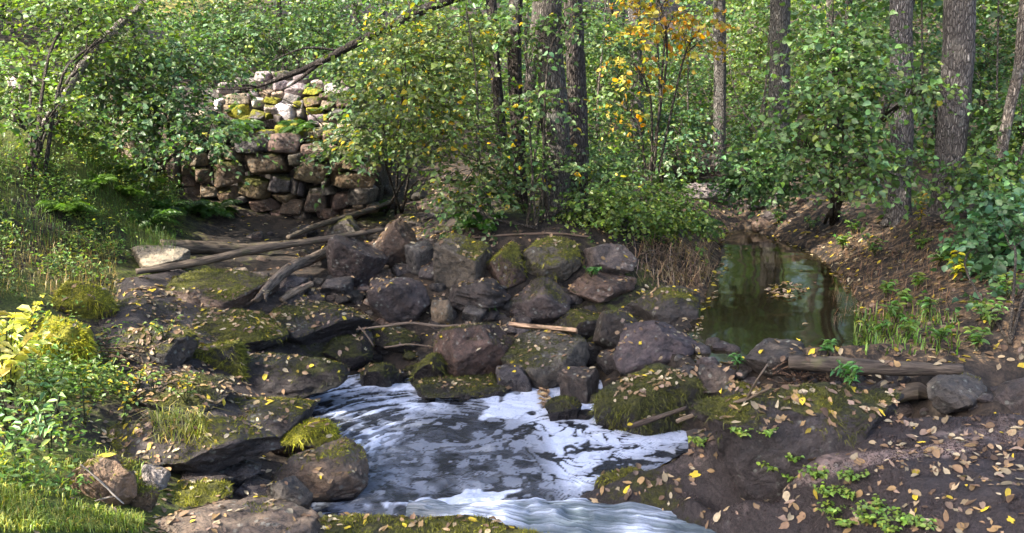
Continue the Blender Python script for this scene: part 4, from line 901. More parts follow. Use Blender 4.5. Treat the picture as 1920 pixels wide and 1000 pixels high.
# pale vine, overhanging bare branch
r = bpy.data.objects
def branch_on(root, pts, rad, color, n=24, twigs=None):
    parts = [tube([PY(*p) for p in pts], rad, 8, n, .15, 5)]
    for t_ in (twigs or []): parts.append(tube([PY(*p) for p in t_[0]], t_[1], 5, 12, .1, 6))
    return tube_obj('branch', parts, M_BARK, root, color)
branch_on(T1d, [(930,-30,9.2),(790,20,9.0),(660,85,8.9),(610,112,8.8),(550,138,8.75),(505,155,8.7),(470,165,8.7),(408,168,8.65)], [.05,.042,.036,.030,.026,.018,.010,.004], (.06,.05,.045), 50,
   [([(600,118,8.8),(560,150,8.7),(530,168,8.65),(515,172,8.6)], [.022,.014,.008,.003]), ([(520,150,8.7),(560,128,8.75),(540,95,8.7),(490,60,8.6)], [.012,.010,.006,.003]), ([(640,96,8.9),(575,90,8.8),(520,110,8.7),(505,118,8.7)], [.014,.010,.006,.003]),
    ([(480,163,8.7),(462,160,8.6),(430,158,8.6)], [.008,.006,.003]), ([(580,126,8.8),(605,120,8.7),(598,140,8.6)], [.010,.006,.003])])
branch_on(T1, [(985,400,8.3),(960,350,8.3),(930,322,8.2),(880,296,8.2),(850,290,8.1)], [.012,.011,.009,.006,.003], (.12,.10,.085))
# leaning pale trees over the bank
def leaning(label, pts, rad, color, seed):
    pp = [PY(*p) for p in pts]; pp[0][2] = float(hgt(pp[0][0], pp[0][1])) - .05
    root = empty('leaning_tree', pp[0], label, 'tree'); tube_obj('trunk', [tube(pp, rad, 14, 80, .10, seed)], M_BARK, root, color)
    rng = np.random.default_rng(seed); e = pp[-1] + np.array([.4, 0, 1.5])
    pos, ld, nn, sz, segs = spray(rng, [(e, (1., 1., .9))], 260, 7, .4, .07); v, t, cc = leaf_arrays(pos - pp[0], ld, nn, sz, tints(rng, len(pos), GREEN), 'qd')
    link('crown', mesh_np('crown', v, t, M_LEAF, {'tint': cc}), root)['kind'] = 'stuff'
    tube_obj('branch', [tube([pp[-1], (pp[-1] + e) / 2, e], [rad[-1], rad[-1] * .7, rad[-1] * .3], 8)], M_BARK, root, color)
leaning('pale leaning trunk slanting up over the grassy bank', [(-60,345,8.1),(0,305,8.2),(70,255,8.3),(130,160,8.5),(180,90,8.6),(240,32,8.7),(330,-40,8.8)], [.050,.047,.044,.040,.036,.033,.028], (.46,.43,.39), 31)

# ------------------------------------------------------------------ shrubs in view
shrub('hazel_shrub', G(290, 330), [ell(310,225,75,70,8.7), ell(250,170,80,50,9.0), ell(400,255,40,45,8.4), ell(340,110,90,50,9.2)], 560, 9, .40, .058, (.092,.155,.066), 'dense blue-green leafed shrub drooping over the left end of the stone wall'.replace(' left', ''), nparts=240, seed=101, alt=YG, frac=.10)
shrub('overhanging_shrub', G(60, 330), [ell(60,150,90,60,8.9), ell(190,90,90,50,9.0), ell(120,220,80,50,8.9), ell(30,230,50,40,7.4), ell(150,15,120,30,8.6), ell(110,190,50,30,7.9), ell(190,75,45,35,8.2)], 520, 9, .38, .056, (.085, .135, .036), 'bright green shrub growing around the pale leaning trunk', nparts=200, seed=102, alt=YG, frac=.25)
shrub('leafy_shrub', G(745, 400), [ell(760,150,110,80,8.0), ell(720,250,90,50,8.2), ell(840,240,90,70,8.0), ell(820,70,130,60,8.5), ell(880,340,70,60,8.2)], 640, 9, .38, .054, (.110,.150,.046), 'loose shrub with scattered yellow leaves between the wall and the stout alder', nparts=260, seed=103, alt=YEL, frac=.07, stem_r=.014)
shrub('alder_shrub', G(1010, 425), [ell(1120,260,70,80,9.2), ell(1140,340,80,50,8.6), ell(970,300,60,70,8.2), ell(900,385,80,35,7.9), ell(1060,300,60,30,8.0), ell(1090,80,90,60,9.4), ell(1010,190,70,40,8.0), ell(985,60,70,50,8.2), ell(1070,30,60,30,8.1)], 520, 9, .34, .052, (.092,.148,.050), 'green shrub sprouting around the foot of the stout alder', nparts=240, seed=104, alt=YEL, frac=.035, stem_r=.012)
shrub('low_shrub', G(1190, 440), [ell(1180,400,90,36,8.1), ell(1280,415,50,30,8.4), ell(1110,395,60,36,8.0), ell(1240,370,60,36,8.8)], 480, 9, .28, .046, (.092,.145,.036), 'low bright green thicket beside the stream between boulder row and pond', nparts=220, seed=105, alt=YG, frac=.3, stem_r=.008)
shrub('broad_leaved_shrub', G(1560, 420), [ell(1570,190,80,80,7.7), ell(1600,110,60,70,8.0), ell(1500,280,60,60,7.7), ell(1620,310,80,50,7.6), ell(1560,80,60,50,8.2), ell(1720,170,40,25,7.7)], 520, 8, .38, .062, (.098,.165,.058), 'broad-leaved alder shrub hanging in layers in front of the fissured trunk', nparts=290, seed=106, width=.92, alt=YG, frac=.10, open_up=.45)
shrub('pondside_shrub', G(1440, 392), [ell(1420,310,60,60,9.6), ell(1400,340,50,40,9.4), ell(1480,330,40,40,9.5)], 360, 8, .28, .056, (.070,.128,.046), 'rounded shrub at the far corner of the pond below the slender alder', nparts=140, seed=107, width=.9, stem_r=.01)
shrub('hazel_bush', G(1890, 640), [ell(1890,460,60,60,6.6), ell(1910,400,60,50,6.9), ell(1900,590,50,60,6.0), ell(1860,440,50,30,7.0)], 270, 8, .30, .066, (.066,.135,.062), 'round-leaved hazel bush at the margin of the leafy bank beside the smooth boulder', nparts=230, seed=108, width=.95, stem_r=.010)
shrub('upper_shrub', G(1850, 405), [ell(1860,340,70,50,8.0), ell(1900,230,40,70,8.6), ell(1830,360,40,30,7.9)], 300, 8, .32, .060, (.076,.138,.046), 'leafy shrub wrapped around the leaning sapling and thickest alder', nparts=180, seed=109, width=.9, alt=YG, frac=.18)
shrub('maple_sapling', G(1225, 380), [ell(1250,40,90,40,10.6), ell(1190,120,50,40,10.4), ell(1310,60,50,40,10.7), ell(1170,200,50,30,10.4), ell(1230,-20,90,40,10.4)], 120, 7, .36, .078, (.30,.24,.045), 'young maple turning orange and yellow behind the green thicket', cat='tree', nparts=180, seed=110, alt=ORA, frac=.30, width=.9, stem_r=.016)
shrub('wall_top_shrub', G(560, 330), [ell(520,60,110,60,12.2), ell(620,100,90,50,12.0), ell(420,60,100,60,12.4), ell(640,40,90,50,12.6)], 640, 9, .38, .060, (.085,.145,.058), 'dark green shrub growing behind the top of the stone wall', nparts=120, seed=111, alt=YG, frac=.12)
for k, (x, y, Y, rx, ry, lb) in enumerate([(1275,170,16.0,60,60,'leafy understory bush between the pale grey trunk and the straight vine trunk'),(1405,130,16.2,50,60,'leafy understory bush between the straight vine trunk and the slender alder'),(1250,290,12.2,50,40,'low understory bush above the brush pile'),(1410,250,14.6,36,36,'understory bush behind the slender alder'),(1130,150,12.4,50,70,'understory bush behind the slimmer dark alder'),(1760,180,12.0,60,100,'understory bush filling the gap behind the two fissured alders'),(1850,120,12.5,70,80,'understory bush behind the leaning sapling'),(840,150,12.5,90,80,'understory bush in the shade behind the loose yellow-flecked shrub')]):
    g0 = PY(x, y, Y); g0[2] = float(hgt(g0[0], g0[1])); shrub('understory_bush', g0, [ell(x, y, rx, ry, Y), ell(x + 25, y - 60, rx, ry * .7, Y + .4)], 230, 8, .40, .075, [(.075,.135,.05), (.10,.16,.045), (.065,.12,.055)][k % 3], lb, seed=300 + k, shape='qd', alt=YG, frac=.15, stem_r=.014)
shrub('wall_end_shrub', G(700, 372), [ell(680,230,70,60,9.2), ell(700,120,80,50,9.4), ell(640,285,50,22,9.5), ell(430,150,40,30,10.2)], 260, 9, .36, .062, (.085,.135,.062), 'pale green sprays hanging against the end of the stone wall', nparts=120, seed=112, stem_r=.010)

# ------------------------------------------------------------------ background woodland
def bg_tree(k, x, y, h, rt, tint, alt, seed):
    z = float(hgt(x, y)); root = empty('woodland_tree', (x, y, z), 'slender leafy tree standing in the woodland behind the stream', 'tree', 'background woodland trees')
    rng = np.random.default_rng(seed); top = np.array([x + rng.normal() * .4, y + rng.normal() * .3, z + h])
    b = np.array([x, y, z - .1]); tube_obj('trunk', [tube([b, (b + top) / 2 + rng.normal(size=3) * [.15, .15, 0], top], [rt, rt * .8, rt * .3], 12, 50, .08, seed, .4)], M_BARK, root, tuple(np.array([.13, .12, .11]) * rng.uniform(.7, 1.4)))
    el = [(np.array([x + rng.normal() * .7, y + rng.normal() * .5, z + rng.uniform(.25, .85) * h]), np.array([1.3, 1.2, 1.0]) * rng.uniform(.7, 1.2)) for _ in range(5)]
    pos, ld, nn, sz, segs = spray(rng, el, 420, 8, .5, .105); v, t, c = leaf_arrays(pos - [x, y, z], ld, nn, sz, tints(rng, len(pos), tint, alt, .12), 'qd', .85)
    link('crown', mesh_np('crown', v, t, M_LEAF, {'tint': c}), root)['kind'] = 'stuff'
rb_ = np.random.default_rng(8)
PAL = [(.080,.135,.042), (.066,.115,.046), (.105,.150,.038), (.072,.128,.062)]
k = 0
for Y, n in ((13.0, 11), (15.5, 14), (18.5, 16), (22, 17)):
    for i in range(n):
        x = (i + .5 + rb_.uniform(-.35, .35)) / n * Y * 2.0 - Y * 1.0
        if Y < 14 and -4.5 < x < -1.0: continue
        if x < -4 and Y > 17: continue
        if .08 < x / Y < .32 and Y < 17.5: continue
        bg_tree(k, x, Y + rb_.uniform(-.8, .8), rb_.uniform(4.5, 7), rb_.uniform(.035, .085), PAL[k % 4], YG, 500 + k); k += 1
def far_wood():
    rng = np.random.default_rng(9); el = []
    for i in range(90):
        y = rng.uniform(25, 36); x = rng.uniform(-.95, .95) * y
        if x < -7 and y > 20: 
            if rng.random() < .7: continue
        el.append((np.array([x, y, float(hgt(x, y)) + rng.uniform(.5, 5)]), np.array([2.2, 1.6, 1.9])))
    pos, ld, nn, sz, segs = spray(rng, el, 8000, 8, .8, .2); v, t, c = leaf_arrays(pos, ld, nn, sz, tints(rng, len(pos), (.085,.145,.055), YG, .2), 'qd', .9)
    tag(link('far_woodland', mesh_np('far_woodland', v, t, M_LEAF, {'tint': c})), 'distant green woodland massed behind the trees', 'woodland', kind='stuff')
far_wood()
def undergrowth():
    rng = np.random.default_rng(10); N = 90000
    y = rng.uniform(9.2, 24, N); x = rng.uniform(-1.0, 1.0, N) * y; z = hgt(x, y)
    n = fbm(xy0(x * .7, y * .7), 3, 61); px, py = project(np.stack([x, y, z], -1))
    keep = (n > -.12) & ~((px > 1190) & (px < 1420) & (y < 12.5)) & ~((px > 300) & (px < 960) & (y < 12.2)) & ~((px > 1370) & (px < 1650) & (y < 11.5)) & (poly_sd(pond_poly, x, y) < -.3)
    x, y, z, n = x[keep], y[keep], z[keep], n[keep]; M = len(x)
    h = rng.random(M) ** 1.3 * (.25 + .8 * np.clip(n + .2, 0, 1)) * np.where(y > 12, 1.3, .8)
    pos = np.stack([x, y, z + h], -1); ld = nrmz(rng.normal(size=(M, 3)) * [1, 1, .4]); nn = orth(nrmz(rng.normal(size=(M, 3)) * .5 + [0, -.25, .7]), ld)
    v, t, c = leaf_arrays(pos, ld, nn, rng.uniform(.06, .12, M), tints(rng, M, (.080,.135,.040), YG, .2, .35), 'qd', .8)
    tag(link('undergrowth', mesh_np('undergrowth', v, t, M_LEAF, {'tint': c})), 'green undergrowth covering the woodland floor behind the stream', 'undergrowth', kind='stuff')
undergrowth()
# thin bare saplings between the background trunks
for k, (x0, y0, x1, y1, Y, rr) in enumerate([(1240,300,1232,60,13.5,.022),(1420,330,1440,90,11.6,.014),(1390,330,1445,110,11.5,.013),(1415,340,1380,180,11.4,.011),(1300,300,1290,120,14,.016),(1550,330,1560,40,12,.014),(1870,300,1872,0,11,.014),(1735,320,1728,0,12,.016),(1600,320,1590,60,12.5,.014),(930,412,893,150,8.1,.016),(1130,330,1134,40,12,.016)]):
    f = PY(x0, y0, Y); f[2] = float(hgt(f[0], f[1])) - .03; e = PY(x1, y1, Y); m = (f + e) / 2 + np.random.default_rng(k).normal(size=3) * .07
    root = empty('sapling', f, 'thin bare sapling stem among the background trunks' if k != 9 else 'thin pale bent stem in the loose yellow-flecked shrub', 'sapling', 'bare saplings' if k != 9 else None)
    tp = e + (e - f) * .5
    so = tube_obj('stem', [tube([f, m, e, tp], [rr, rr * .85, rr * .6, rr * .25], 7, 30, .1, k)], M_BARK, root, (.20, .175, .15))
    rg = np.random.default_rng(k + 70); br = [];
    for q in range(7):
        a = m + (tp - m) * rg.uniform(0, 1); b = a + rg.normal(size=3) * [.35, .2, .2]; br.append(tube([a, (a + b) / 2 + [0, 0, .06], b], [rr * .35, rr * .25, rr * .1], 5, 6))
    bo = tube_obj('side_branches', br, M_BARK, root, (.20, .175, .15)); bo['kind'] = 'stuff'; bo.parent = so

# ------------------------------------------------------------------ out-of-view trees added to shade the stream, crowns set along the sun's rays
def shade_tree(x, y, cz, R, n, seed, label):
    cx, cyy = x, y
    if x > -5.2: x = -5.2 - .12 * (seed % 7)
    z = float(hgt(x, y)); root = empty('tree', (x, y, z), label, 'tree', 'added shade trees beside the clearing'); rng = np.random.default_rng(seed)
    c = np.array([cx, cyy, cz]); tube_obj('trunk', [tube([(x, y, z - .1), (x, y, cz * .7), c + [0, 0, R[2] * .6]], [.17, .14, .04], 14, 40, .1, seed, .5)], M_BARK, root, (.13, .115, .10))
    br = []
    for k in range(12):
        en = c + np.array(R) * nrmz(rng.normal(size=3)) * .85; st = np.array([cx, cyy, cz + R[2] * rng.uniform(-.1, .5)]); br.append(tube([st, (st + en) / 2 + [0, 0, .15], en], [.05, .03, .008], 6, 8))
    tube_obj('branches', br, M_BARK, root, (.13, .115, .10))['kind'] = 'stuff'
    pos, ld, nn, sz, _ = spray(rng, [(c, np.array(R))], n, 7, .5, .14); v, t, cc = leaf_arrays(pos - [x, y, z], ld, nn, sz, tints(rng, len(pos), GREEN), 'qd', .85)
    link('crown', mesh_np('crown', v, t, M_LEAF, {'tint': cc}), root)['kind'] = 'stuff'
S_ = np.array(SUN_TO)
for k, (q, tt, R, n) in enumerate([((0.3, 7.0, .4), 8.0, (1.9, 1.5, 1.2), 1000), ((.6, 5.3, 0), 7.5, (1.5, 1.2, 1.1), 800), ((2.4, 4.2, .4), 8.5, (1.5, 1.2, 1.1), 900), ((2.6, 7.2, .4), 9.0, (1.9, 1.6, 1.2), 1000), ((4.2, 9.2, 1.5), 10.0, (1.5, 1.5, 1.3), 400), ((-1.1, 7.0, .5), 7.5, (.9, .8, .8), 330)]):
    c = np.array(q) + S_ * tt; shade_tree(c[0], c[1], c[2], R, n, 700 + k, 'tall unseen tree added beside the clearing so its crown shades the stream')

# ------------------------------------------------------------------ ferns, grass, herbs
def frond_mesh(seed, L=.5):
    rng = np.random.default_rng(seed); n = 22; s = np.linspace(0, 1, n); ax = np.stack([s * L * .85, 0 * s, L * (.75 * s - .72 * s ** 2.2)], -1); tg = nrmz(np.gradient(ax, axis=0))
    P_, D_, N_, S_z = [], [], [], []
    for i in range(3, n):
        ln = L * .30 * math.sin(math.pi * min(1, .12 + s[i] * .88)) ** .8 + .012
        for sg in (-1, 1):
            d = nrmz(np.array([tg[i][0] * .45, sg * .9, tg[i][2] * .4 - .15])); P_.append(ax[i]); D_.append(d); N_.append(orth(np.cross(np.array([0, sg, 0.]), tg[i])[None] * sg * -1 + [0, 0, .5], d[None])[0]); S_z.append(ln)
    v, t, c = leaf_arrays(np.array(P_), np.array(D_), np.array(N_), np.array(S_z), tints(rng, len(P_), (1, 1, 1), var=.1), 'qd', .32)
    tv, tt, _ = tube(ax, [.004, .003, .001], 4, 12); 
    return mesh_np('frond', np.concatenate([v, tv]), np.concatenate([t, tt + len(v)]), M_LEAF, {'tint': np.concatenate([c, np.ones((len(tv), 3)) * .8])})
FR = [frond_mesh(k) for k in range(3)]
def fern(p, n, size, label, tint=(.060, .120, .024), seed=0, group=None):
    rng = np.random.default_rng(seed); root = empty('fern', p, label, 'fern', group)
    for k in range(n):
        o = link('frond', FR[k % 3], root, None, np.array(tint) * rng.uniform(.75, 1.3)); s = size / .5 * rng.uniform(.75, 1.2)
        o.scale = (s, s, s); o.rotation_euler = (rng.normal() * .15, rng.uniform(-.45, .15), k / n * 6.283 + rng.normal() * .25)
def WP(px, py, Y): return PY(px, py, Y)
fern(WP(440, 246, 10.35), 11, .36, 'fern growing on the ledge of the stone wall beside the yellow moss', seed=1)
fern(WP(560, 248, 10.35), 9, .30, 'fern hanging from the wall ledge beneath the white stone', seed=2)
for k, (x, y) in enumerate([(310, 400), (355, 402), (400, 404), (280, 425)]):
    fern(G(x, y), 11, .32, 'dark green fern at the shaded foot of the wall beside the thick log', (.060, .118, .030), 10 + k, 'ferns at the foot of the wall')
fern(G(1300, 432), 10, .40, 'fern arching over the pond corner beside the green thicket', (.05, .12, .03), 20)
fern(G(900, 432), 8, .30, 'small fern behind the square-faced boulder', (.055, .13, .02), 21)
fern(G(700, 400), 8, .26, 'small bright fern above the bare grey branch', (.07, .15, .02), 22)
for k, (x, y) in enumerate([(180, 350), (240, 370), (120, 400), (220, 330)]):
    fern(G(x, y), 12, .26, 'bright green fern in the sunny grass of the bank', (.085, .155, .024), 30 + k, 'ferns in the bank grass')

def blades(name, pts, L, w, tint, label, cat, alt=None, frac=.2, seed=1, bend=.7, mat=None, parent=None):
    rng = np.random.default_rng(seed); N = len(pts); th = rng.uniform(0, 6.283, N); d = np.stack([np.cos(th), np.sin(th), 0 * th], -1); s = np.stack([-np.sin(th), np.cos(th), 0 * th], -1)
    ln = L * rng.uniform(.35, 1.3, N)[:, None] * (1 + .45 * fbm(pts * 4, 2, 15))[:, None]; bd = rng.uniform(.4, 1.5, N)[:, None] * bend
    p1 = pts + ln * (.5 * np.array([0, 0, 1.]) + d * .2 * bd); p2 = pts + ln * ([0, 0, .9] - np.array([0, 0, .45]) * bd + d * .75 * bd)
    v = np.stack([pts - s * w, pts + s * w, p1 + s * w * .8, p1 - s * w * .8, p2], 1).reshape(-1, 3)
    F = np.array([(0, 1, 2), (0, 2, 3), (3, 2, 4)]); t = (F[None] + (np.arange(N) * 5)[:, None, None]).reshape(-1, 3)
    c = np.repeat(tints(rng, N, tint, alt, frac, .3), 5, 0); org = np.array(parent.location) if parent else 0
    o = link(name, mesh_np(name, v - org, t, mat or M_LEAF, {'tint': c}), parent); tag(o, label, cat, kind='stuff'); return o
BVH = make_bvh()
def drop(x, y, z=6.0):
    h = BVH.ray_cast(Vector((x, y, z)), Vector((0, 0, -1)), 20)
    return (np.array(h[0]), np.array(h[1])) if h[0] is not None else (None, None)
def surf(px, py):
    h = BVH.ray_cast(Vector(CAMP), Vector(ray(px, py)).normalized(), 40)
    return np.array(h[0]) if h[0] is not None else gpt(px, py)
def drop_many(rng, N, x0, x1, y0, y1, keep=None, z=6.0, nzmin=.45):
    """points dropped straight down on the part of the place seen in that pixel box"""
    cs = [q(a, b)[:2] for a in (x0, (x0 + x1) / 2, x1) for b in (y0, y1) for q in (gpt, surf)]; lo = np.min(cs, 0); hi = np.max(cs, 0); out = []; tries = 0
    while len(out) < N and tries < 14:
        tries += 1; B = max(300, int((N - len(out)) * 1.6)); xs, ys = rng.uniform(lo[0], hi[0], B), rng.uniform(lo[1], hi[1], B); u0, v0 = project(np.stack([xs, ys, hgt(xs, ys)], -1))
        ok = (u0 > x0 - 200) & (u0 < x1 + 200) & (v0 > y0 - 140) & (v0 < y1 + 330); pn = []
        for x, y in zip(xs[ok], ys[ok]):
            p, n = drop(x, y, z)
            if p is not None and n[2] >= nzmin: pn.append((p, n))
        if not pn: continue
        p = np.array([a for a, b in pn]); u, v = project(p); good = (u > x0) & (u < x1) & (v > y0) & (v < y1)
        good &= ~((p[:, 2] < .012) & (poly_sd(pool_poly, p[:, 0], p[:, 1]) > -.02))
        if keep is not None: good &= rng.random(len(p)) < keep(u, v, p)
        out += [pn[i] for i in np.nonzero(good)[0]]
    return out[:N]
rg = np.random.default_rng(12)
pts = np.array([p for p, n in drop_many(rg, 6000, -380, 330, 280, 470, lambda u, v, p: .3 + .7 * (fbm(p * 2.2, 2, 4) > -.1))])
blades('bank_grass', pts, .10, .0016, (.085, .145, .035), 'fresh green grass covering the sunny upper bank', 'grass', (.16, .18, .06), .15, 1)
pts = np.array([p for p, n in drop_many(rg, 7500, -300, 270, 850, 1000, lambda u, v, p: np.clip(.6 + 1.4 * fbm(p * 3.5, 3, 14) - .005 * np.maximum(0, u - 130) - .012 * np.maximum(0, 920 - v), .02, 1))])
blades('lawn_grass', pts, .045, .0018, (.20, .25, .05), 'short bright grass on the bank beside the pale slab', 'grass', (.30, .28, .06), .25, 2)
pts = np.array([p for p, n in drop_many(rg, 900, 0, 220, 440, 560)])
blades('dry_grass', pts, .12, .0016, (.16, .14, .05), 'dry mixed grass on the slope below the ferns', 'grass', (.26, .18, .08), .5, 3)
pts = np.array([p for p, n in drop_many(rg, 420, 285, 385, 790, 835)])
blades('grass_tuft', pts, .13, .0025, (.22, .24, .05), 'pale grass tuft hanging over the ledge', 'grass', (.40, .34, .14), .4, 4, bend=1.2)
pts = np.array([p for p, n in drop_many(rg, 1000, 1560, 1780, 430, 610)])
blades('dry_stems', pts, .10, .0012, (.15, .085, .045), 'dead brown herb stems on the bank beside the pond', 'dead stems', (.22, .14, .08), .4, 5, 1.1, M_DRY)
pts = np.array([p for p, n in drop_many(rg, 380, 1190, 1330, 470, 540)])
blades('dead_grass', pts, .26, .0022, (.26, .19, .12), 'matted dead grass drooping over the pond corner', 'dead grass', (.16, .10, .06), .4, 6, 1.4, M_DRY)
pts = np.array([p for p, n in drop_many(rg, 420, 1600, 1800, 590, 670)])
blades('shore_grass', pts, .11, .004, (.10, .17, .03), 'green shoots along the bank above the weathered log', 'grass', YG, .3, 7)

def bank_cover():
    rng = np.random.default_rng(71); pn = drop_many(rng, 8200, -380, 340, 270, 950, lambda u, v, p: np.clip(.35 + 1.9 * fbm(p * 2.6, 3, 16) - .006 * np.maximum(0, u - 150) * (v > 450) - .9 * np.exp(-((u - 130) / 90) ** 2 - ((v - 600) / 70) ** 2), 0, 1))
    pts = np.array([p for p, n in pn]); M = len(pts); pts = np.repeat(pts, 3, 0); M = len(pts); pts = pts + rng.normal(size=(M, 3)) * [.03, .03, 0]; pts[:, 2] += rng.random(M) ** 1.2 * .16
    ld = nrmz(rng.normal(size=(M, 3)) * [1, 1, .4]); nn = orth(nrmz(rng.normal(size=(M, 3)) * .5 + [0, -.2, .8]), ld)
    v, t, c = leaf_arrays(pts, ld, nn, rng.uniform(.014, .042, M), tints(rng, M, (.10, .16, .04), (.24, .25, .05), .15, .35), 'qd', .55)
    tag(link('bank_undergrowth', mesh_np('bank_undergrowth', v, t, M_LEAF, {'tint': c})), 'low leafy weeds growing through the grass of the bank', 'undergrowth', kind='stuff')
bank_cover()
def herb(name, p, n, h, spread, lsize, tint, label, alt=None, frac=.15, seed=0, group=None, width=.7, nlf=7, nparts=0, cat='plant'):
    rng = np.random.default_rng(seed); root = empty(name, p, label, cat, group); st = []; L = []
    for k in range(n):
        a = rng.uniform(0, 6.283); e = np.array(p) + [math.cos(a) * spread * rng.uniform(.2, 1), math.sin(a) * spread * rng.uniform(.2, 1), h * rng.uniform(.55, 1.1)]
        m = (np.array(p) * .6 + e * .4) + [0, 0, h * .2]; c = spline([p, m, e], nlf + 3); st.append(tube([p, m, e], [.0035, .003, .0015], 4, 8))
        for q in range(nlf):
            b = c[3 + q]; aa = a + (1.6 if q % 2 else -1.6) + rng.normal() * .5; d = nrmz(np.array([math.cos(aa), math.sin(aa), rng.uniform(-.35, .3)])); nn = orth(nrmz(np.array([0, -.15, 1.]) + rng.normal(size=3) * .3)[None], d[None])[0]; L.append((b, d, nn, lsize * rng.uniform(.6, 1.2)))
    pos, ld, nn, sz = (np.array([x[i] for x in L]) for i in range(4)); tn = tints(rng, len(pos), tint, alt, frac)
    tube_obj('stem', st, M_LEAF if False else M_BARK, root, (.12, .14, .05)); rest = np.ones(len(pos), bool)
    if nparts: rest = add_leaf_parts(root, pos, ld, nn, sz, tn, width, nparts)
    if rest.any():
        v, t, c = leaf_arrays(pos[rest] - np.array(p), ld[rest], nn[rest], sz[rest], tn[rest], 'ov', width); link('foliage', mesh_np('foliage', v, t, M_LEAF, {'tint': c}), root)['kind'] = 'stuff'
    return root
def HP(px, py):
    return surf(px, py)
herb('yellow_plant', HP(20, 760), 20, .50, .24, .085, (.70, .66, .22), 'tall sunlit plant with glowing yellow leaves at the margin of the bank', (.55, .48, .12), .3, 1, width=.5, nlf=9, nparts=80)
herb('yellow_plant', HP(50, 640), 7, .26, .16, .06, (.55, .50, .08), 'small yellow plant beside the glowing moss boulder', (.30, .28, .05), .3, 2, width=.45)
for k, (x, y) in enumerate([(95, 860), (60, 800), (40, 880), (110, 780), (20, 830)]):
    herb('leafy_herb', HP(x, y), 6, .28, .16, .050, (.22, .33, .14), 'blue-green leafy herb on the sunny bank below the yellow plant', YG, .3, 10 + k, 'blue-green herbs on the bank', .45, nparts=30)
for k, (x, y) in enumerate([(240, 760), (180, 720), (260, 730), (310, 640), (230, 800), (160, 800), (290, 740), (350, 760), (200, 690)]):
    herb('bank_seedling', HP(x, y), 4, .17, .12, .038, (.14, .20, .06), 'small seedling sprouting at the edge of the dark mossy bedrock', YEL, .25, 30 + k, 'seedlings along the dark bedrock', .5)
for k, (x, y) in enumerate([(1560, 965), (1600, 940), (1640, 960), (1690, 985), (1580, 990), (1730, 992), (1620, 985), (1490, 870), (1450, 885), (1480, 905), (1530, 900), (1440, 820), (1310, 838), (1390, 822), (1600, 905), (1550, 935), (1660, 1000)]):
    herb('rock_herb', HP(x, y), 9, .055, .085, .026, (.17, .26, .055), 'low bright green herb rooted in a crack of the leaf-strewn slab', (.22, .30, .07), .3, 60 + k, 'herbs on the leaf-strewn slab', .8, 6)
for k, (x, y, l) in enumerate([(1592, 734, 'bushy green nettle-like plant in front of the weathered log'), (1384, 694, 'small green sprout between the pond rocks'), (1552, 668, 'small upright sprout behind the weathered log'), (1108, 520, 'green tuft growing between the moss-capped and grey boulders'), (918, 585, 'tiny green sprig on the layered dark slab')]):
    herb('green_herb', HP(x, y), 7 if k in (0, 3) else 4, .16 if k == 0 else .1, .09 if k in (0, 3) else .04, .05, (.085, .19, .055), l, None, 0, 90 + k, None, .4, 7)
herb('yellow_plant', HP(1722, 440), 4, .34, .07, .07, (.30, .28, .04), 'upright yellowing plant beside the thickest alder', (.4, .22, .03), .3, 96, width=.35)
herb('yellow_plant', HP(1790, 530), 6, .22, .14, .07, (.50, .44, .05), 'bright yellow willowherb on the brown bank', YG, .2, 97, width=.3)
for k, (x, y) in enumerate([(1640, 640), (1700, 640), (1760, 650), (1830, 660), (1680, 610), (1740, 600), (1860, 620), (1460, 420), (1520, 430), (1720, 470), (1600, 440), (1660, 560), (1720, 545), (1840, 600), (1640, 480), (1760, 500), (1890, 560), (1580, 470), (1700, 580)]):
    herb('shore_plant', HP(x, y), 5, .16, .12, .055, (.085, .16, .035), 'green leafy plant on the brown bank beside the pond', YG, .3, 110 + k, 'plants on the pond bank', .5)

# brush pile of sticks by the upper stream, root tangle under the log
def sticks(name, c, n, L, spread, rr, label, cat, seed, color):
    rng = np.random.default_rng(seed); root = empty(name, c, label, cat)
    for k in range(n):
        a = rng.normal() * .45; d = np.array([math.cos(a), math.sin(a), rng.normal() * .12]); m = np.array(c) + rng.uniform(-1, 1, 3) * spread + [0, 0, spread[2]]; l = L * rng.uniform(.5, 1)
        tube_obj('stick', [tube([m - d * l / 2, m + rng.normal(size=3) * .04, m + d * l / 2], [rr, rr * .8, rr * .4], 5, 8)], M_BARK, root, tuple(np.array(color) * rng.uniform(.7, 1.4)))
sticks('brush_pile', G(1275, 345), 46, .75, np.array([.35, .25, .10]), .014, 'heap of dead brown sticks piled across the upper stream', 'brush pile', 1, (.13, .085, .065))
sticks('root_tangle', HP(1510, 715), 26, .28, np.array([.13, .07, .035]), .006, 'matted dry roots below the cut end of the weathered log', 'roots', 2, (.20, .13, .09))
sticks('twig_heap', HP(1240, 510), 24, .30, np.array([.22, .10, .10]), .005, 'tangle of dry twigs above the dark sloping pond rock', 'twigs', 3, (.24, .18, .13))
sticks('bank_twigs', HP(230, 700), 16, .35, np.array([.14, .10, .10]), .005, 'tangle of thin dead twigs among the bank seedlings', 'twigs', 4, (.26, .19, .13))

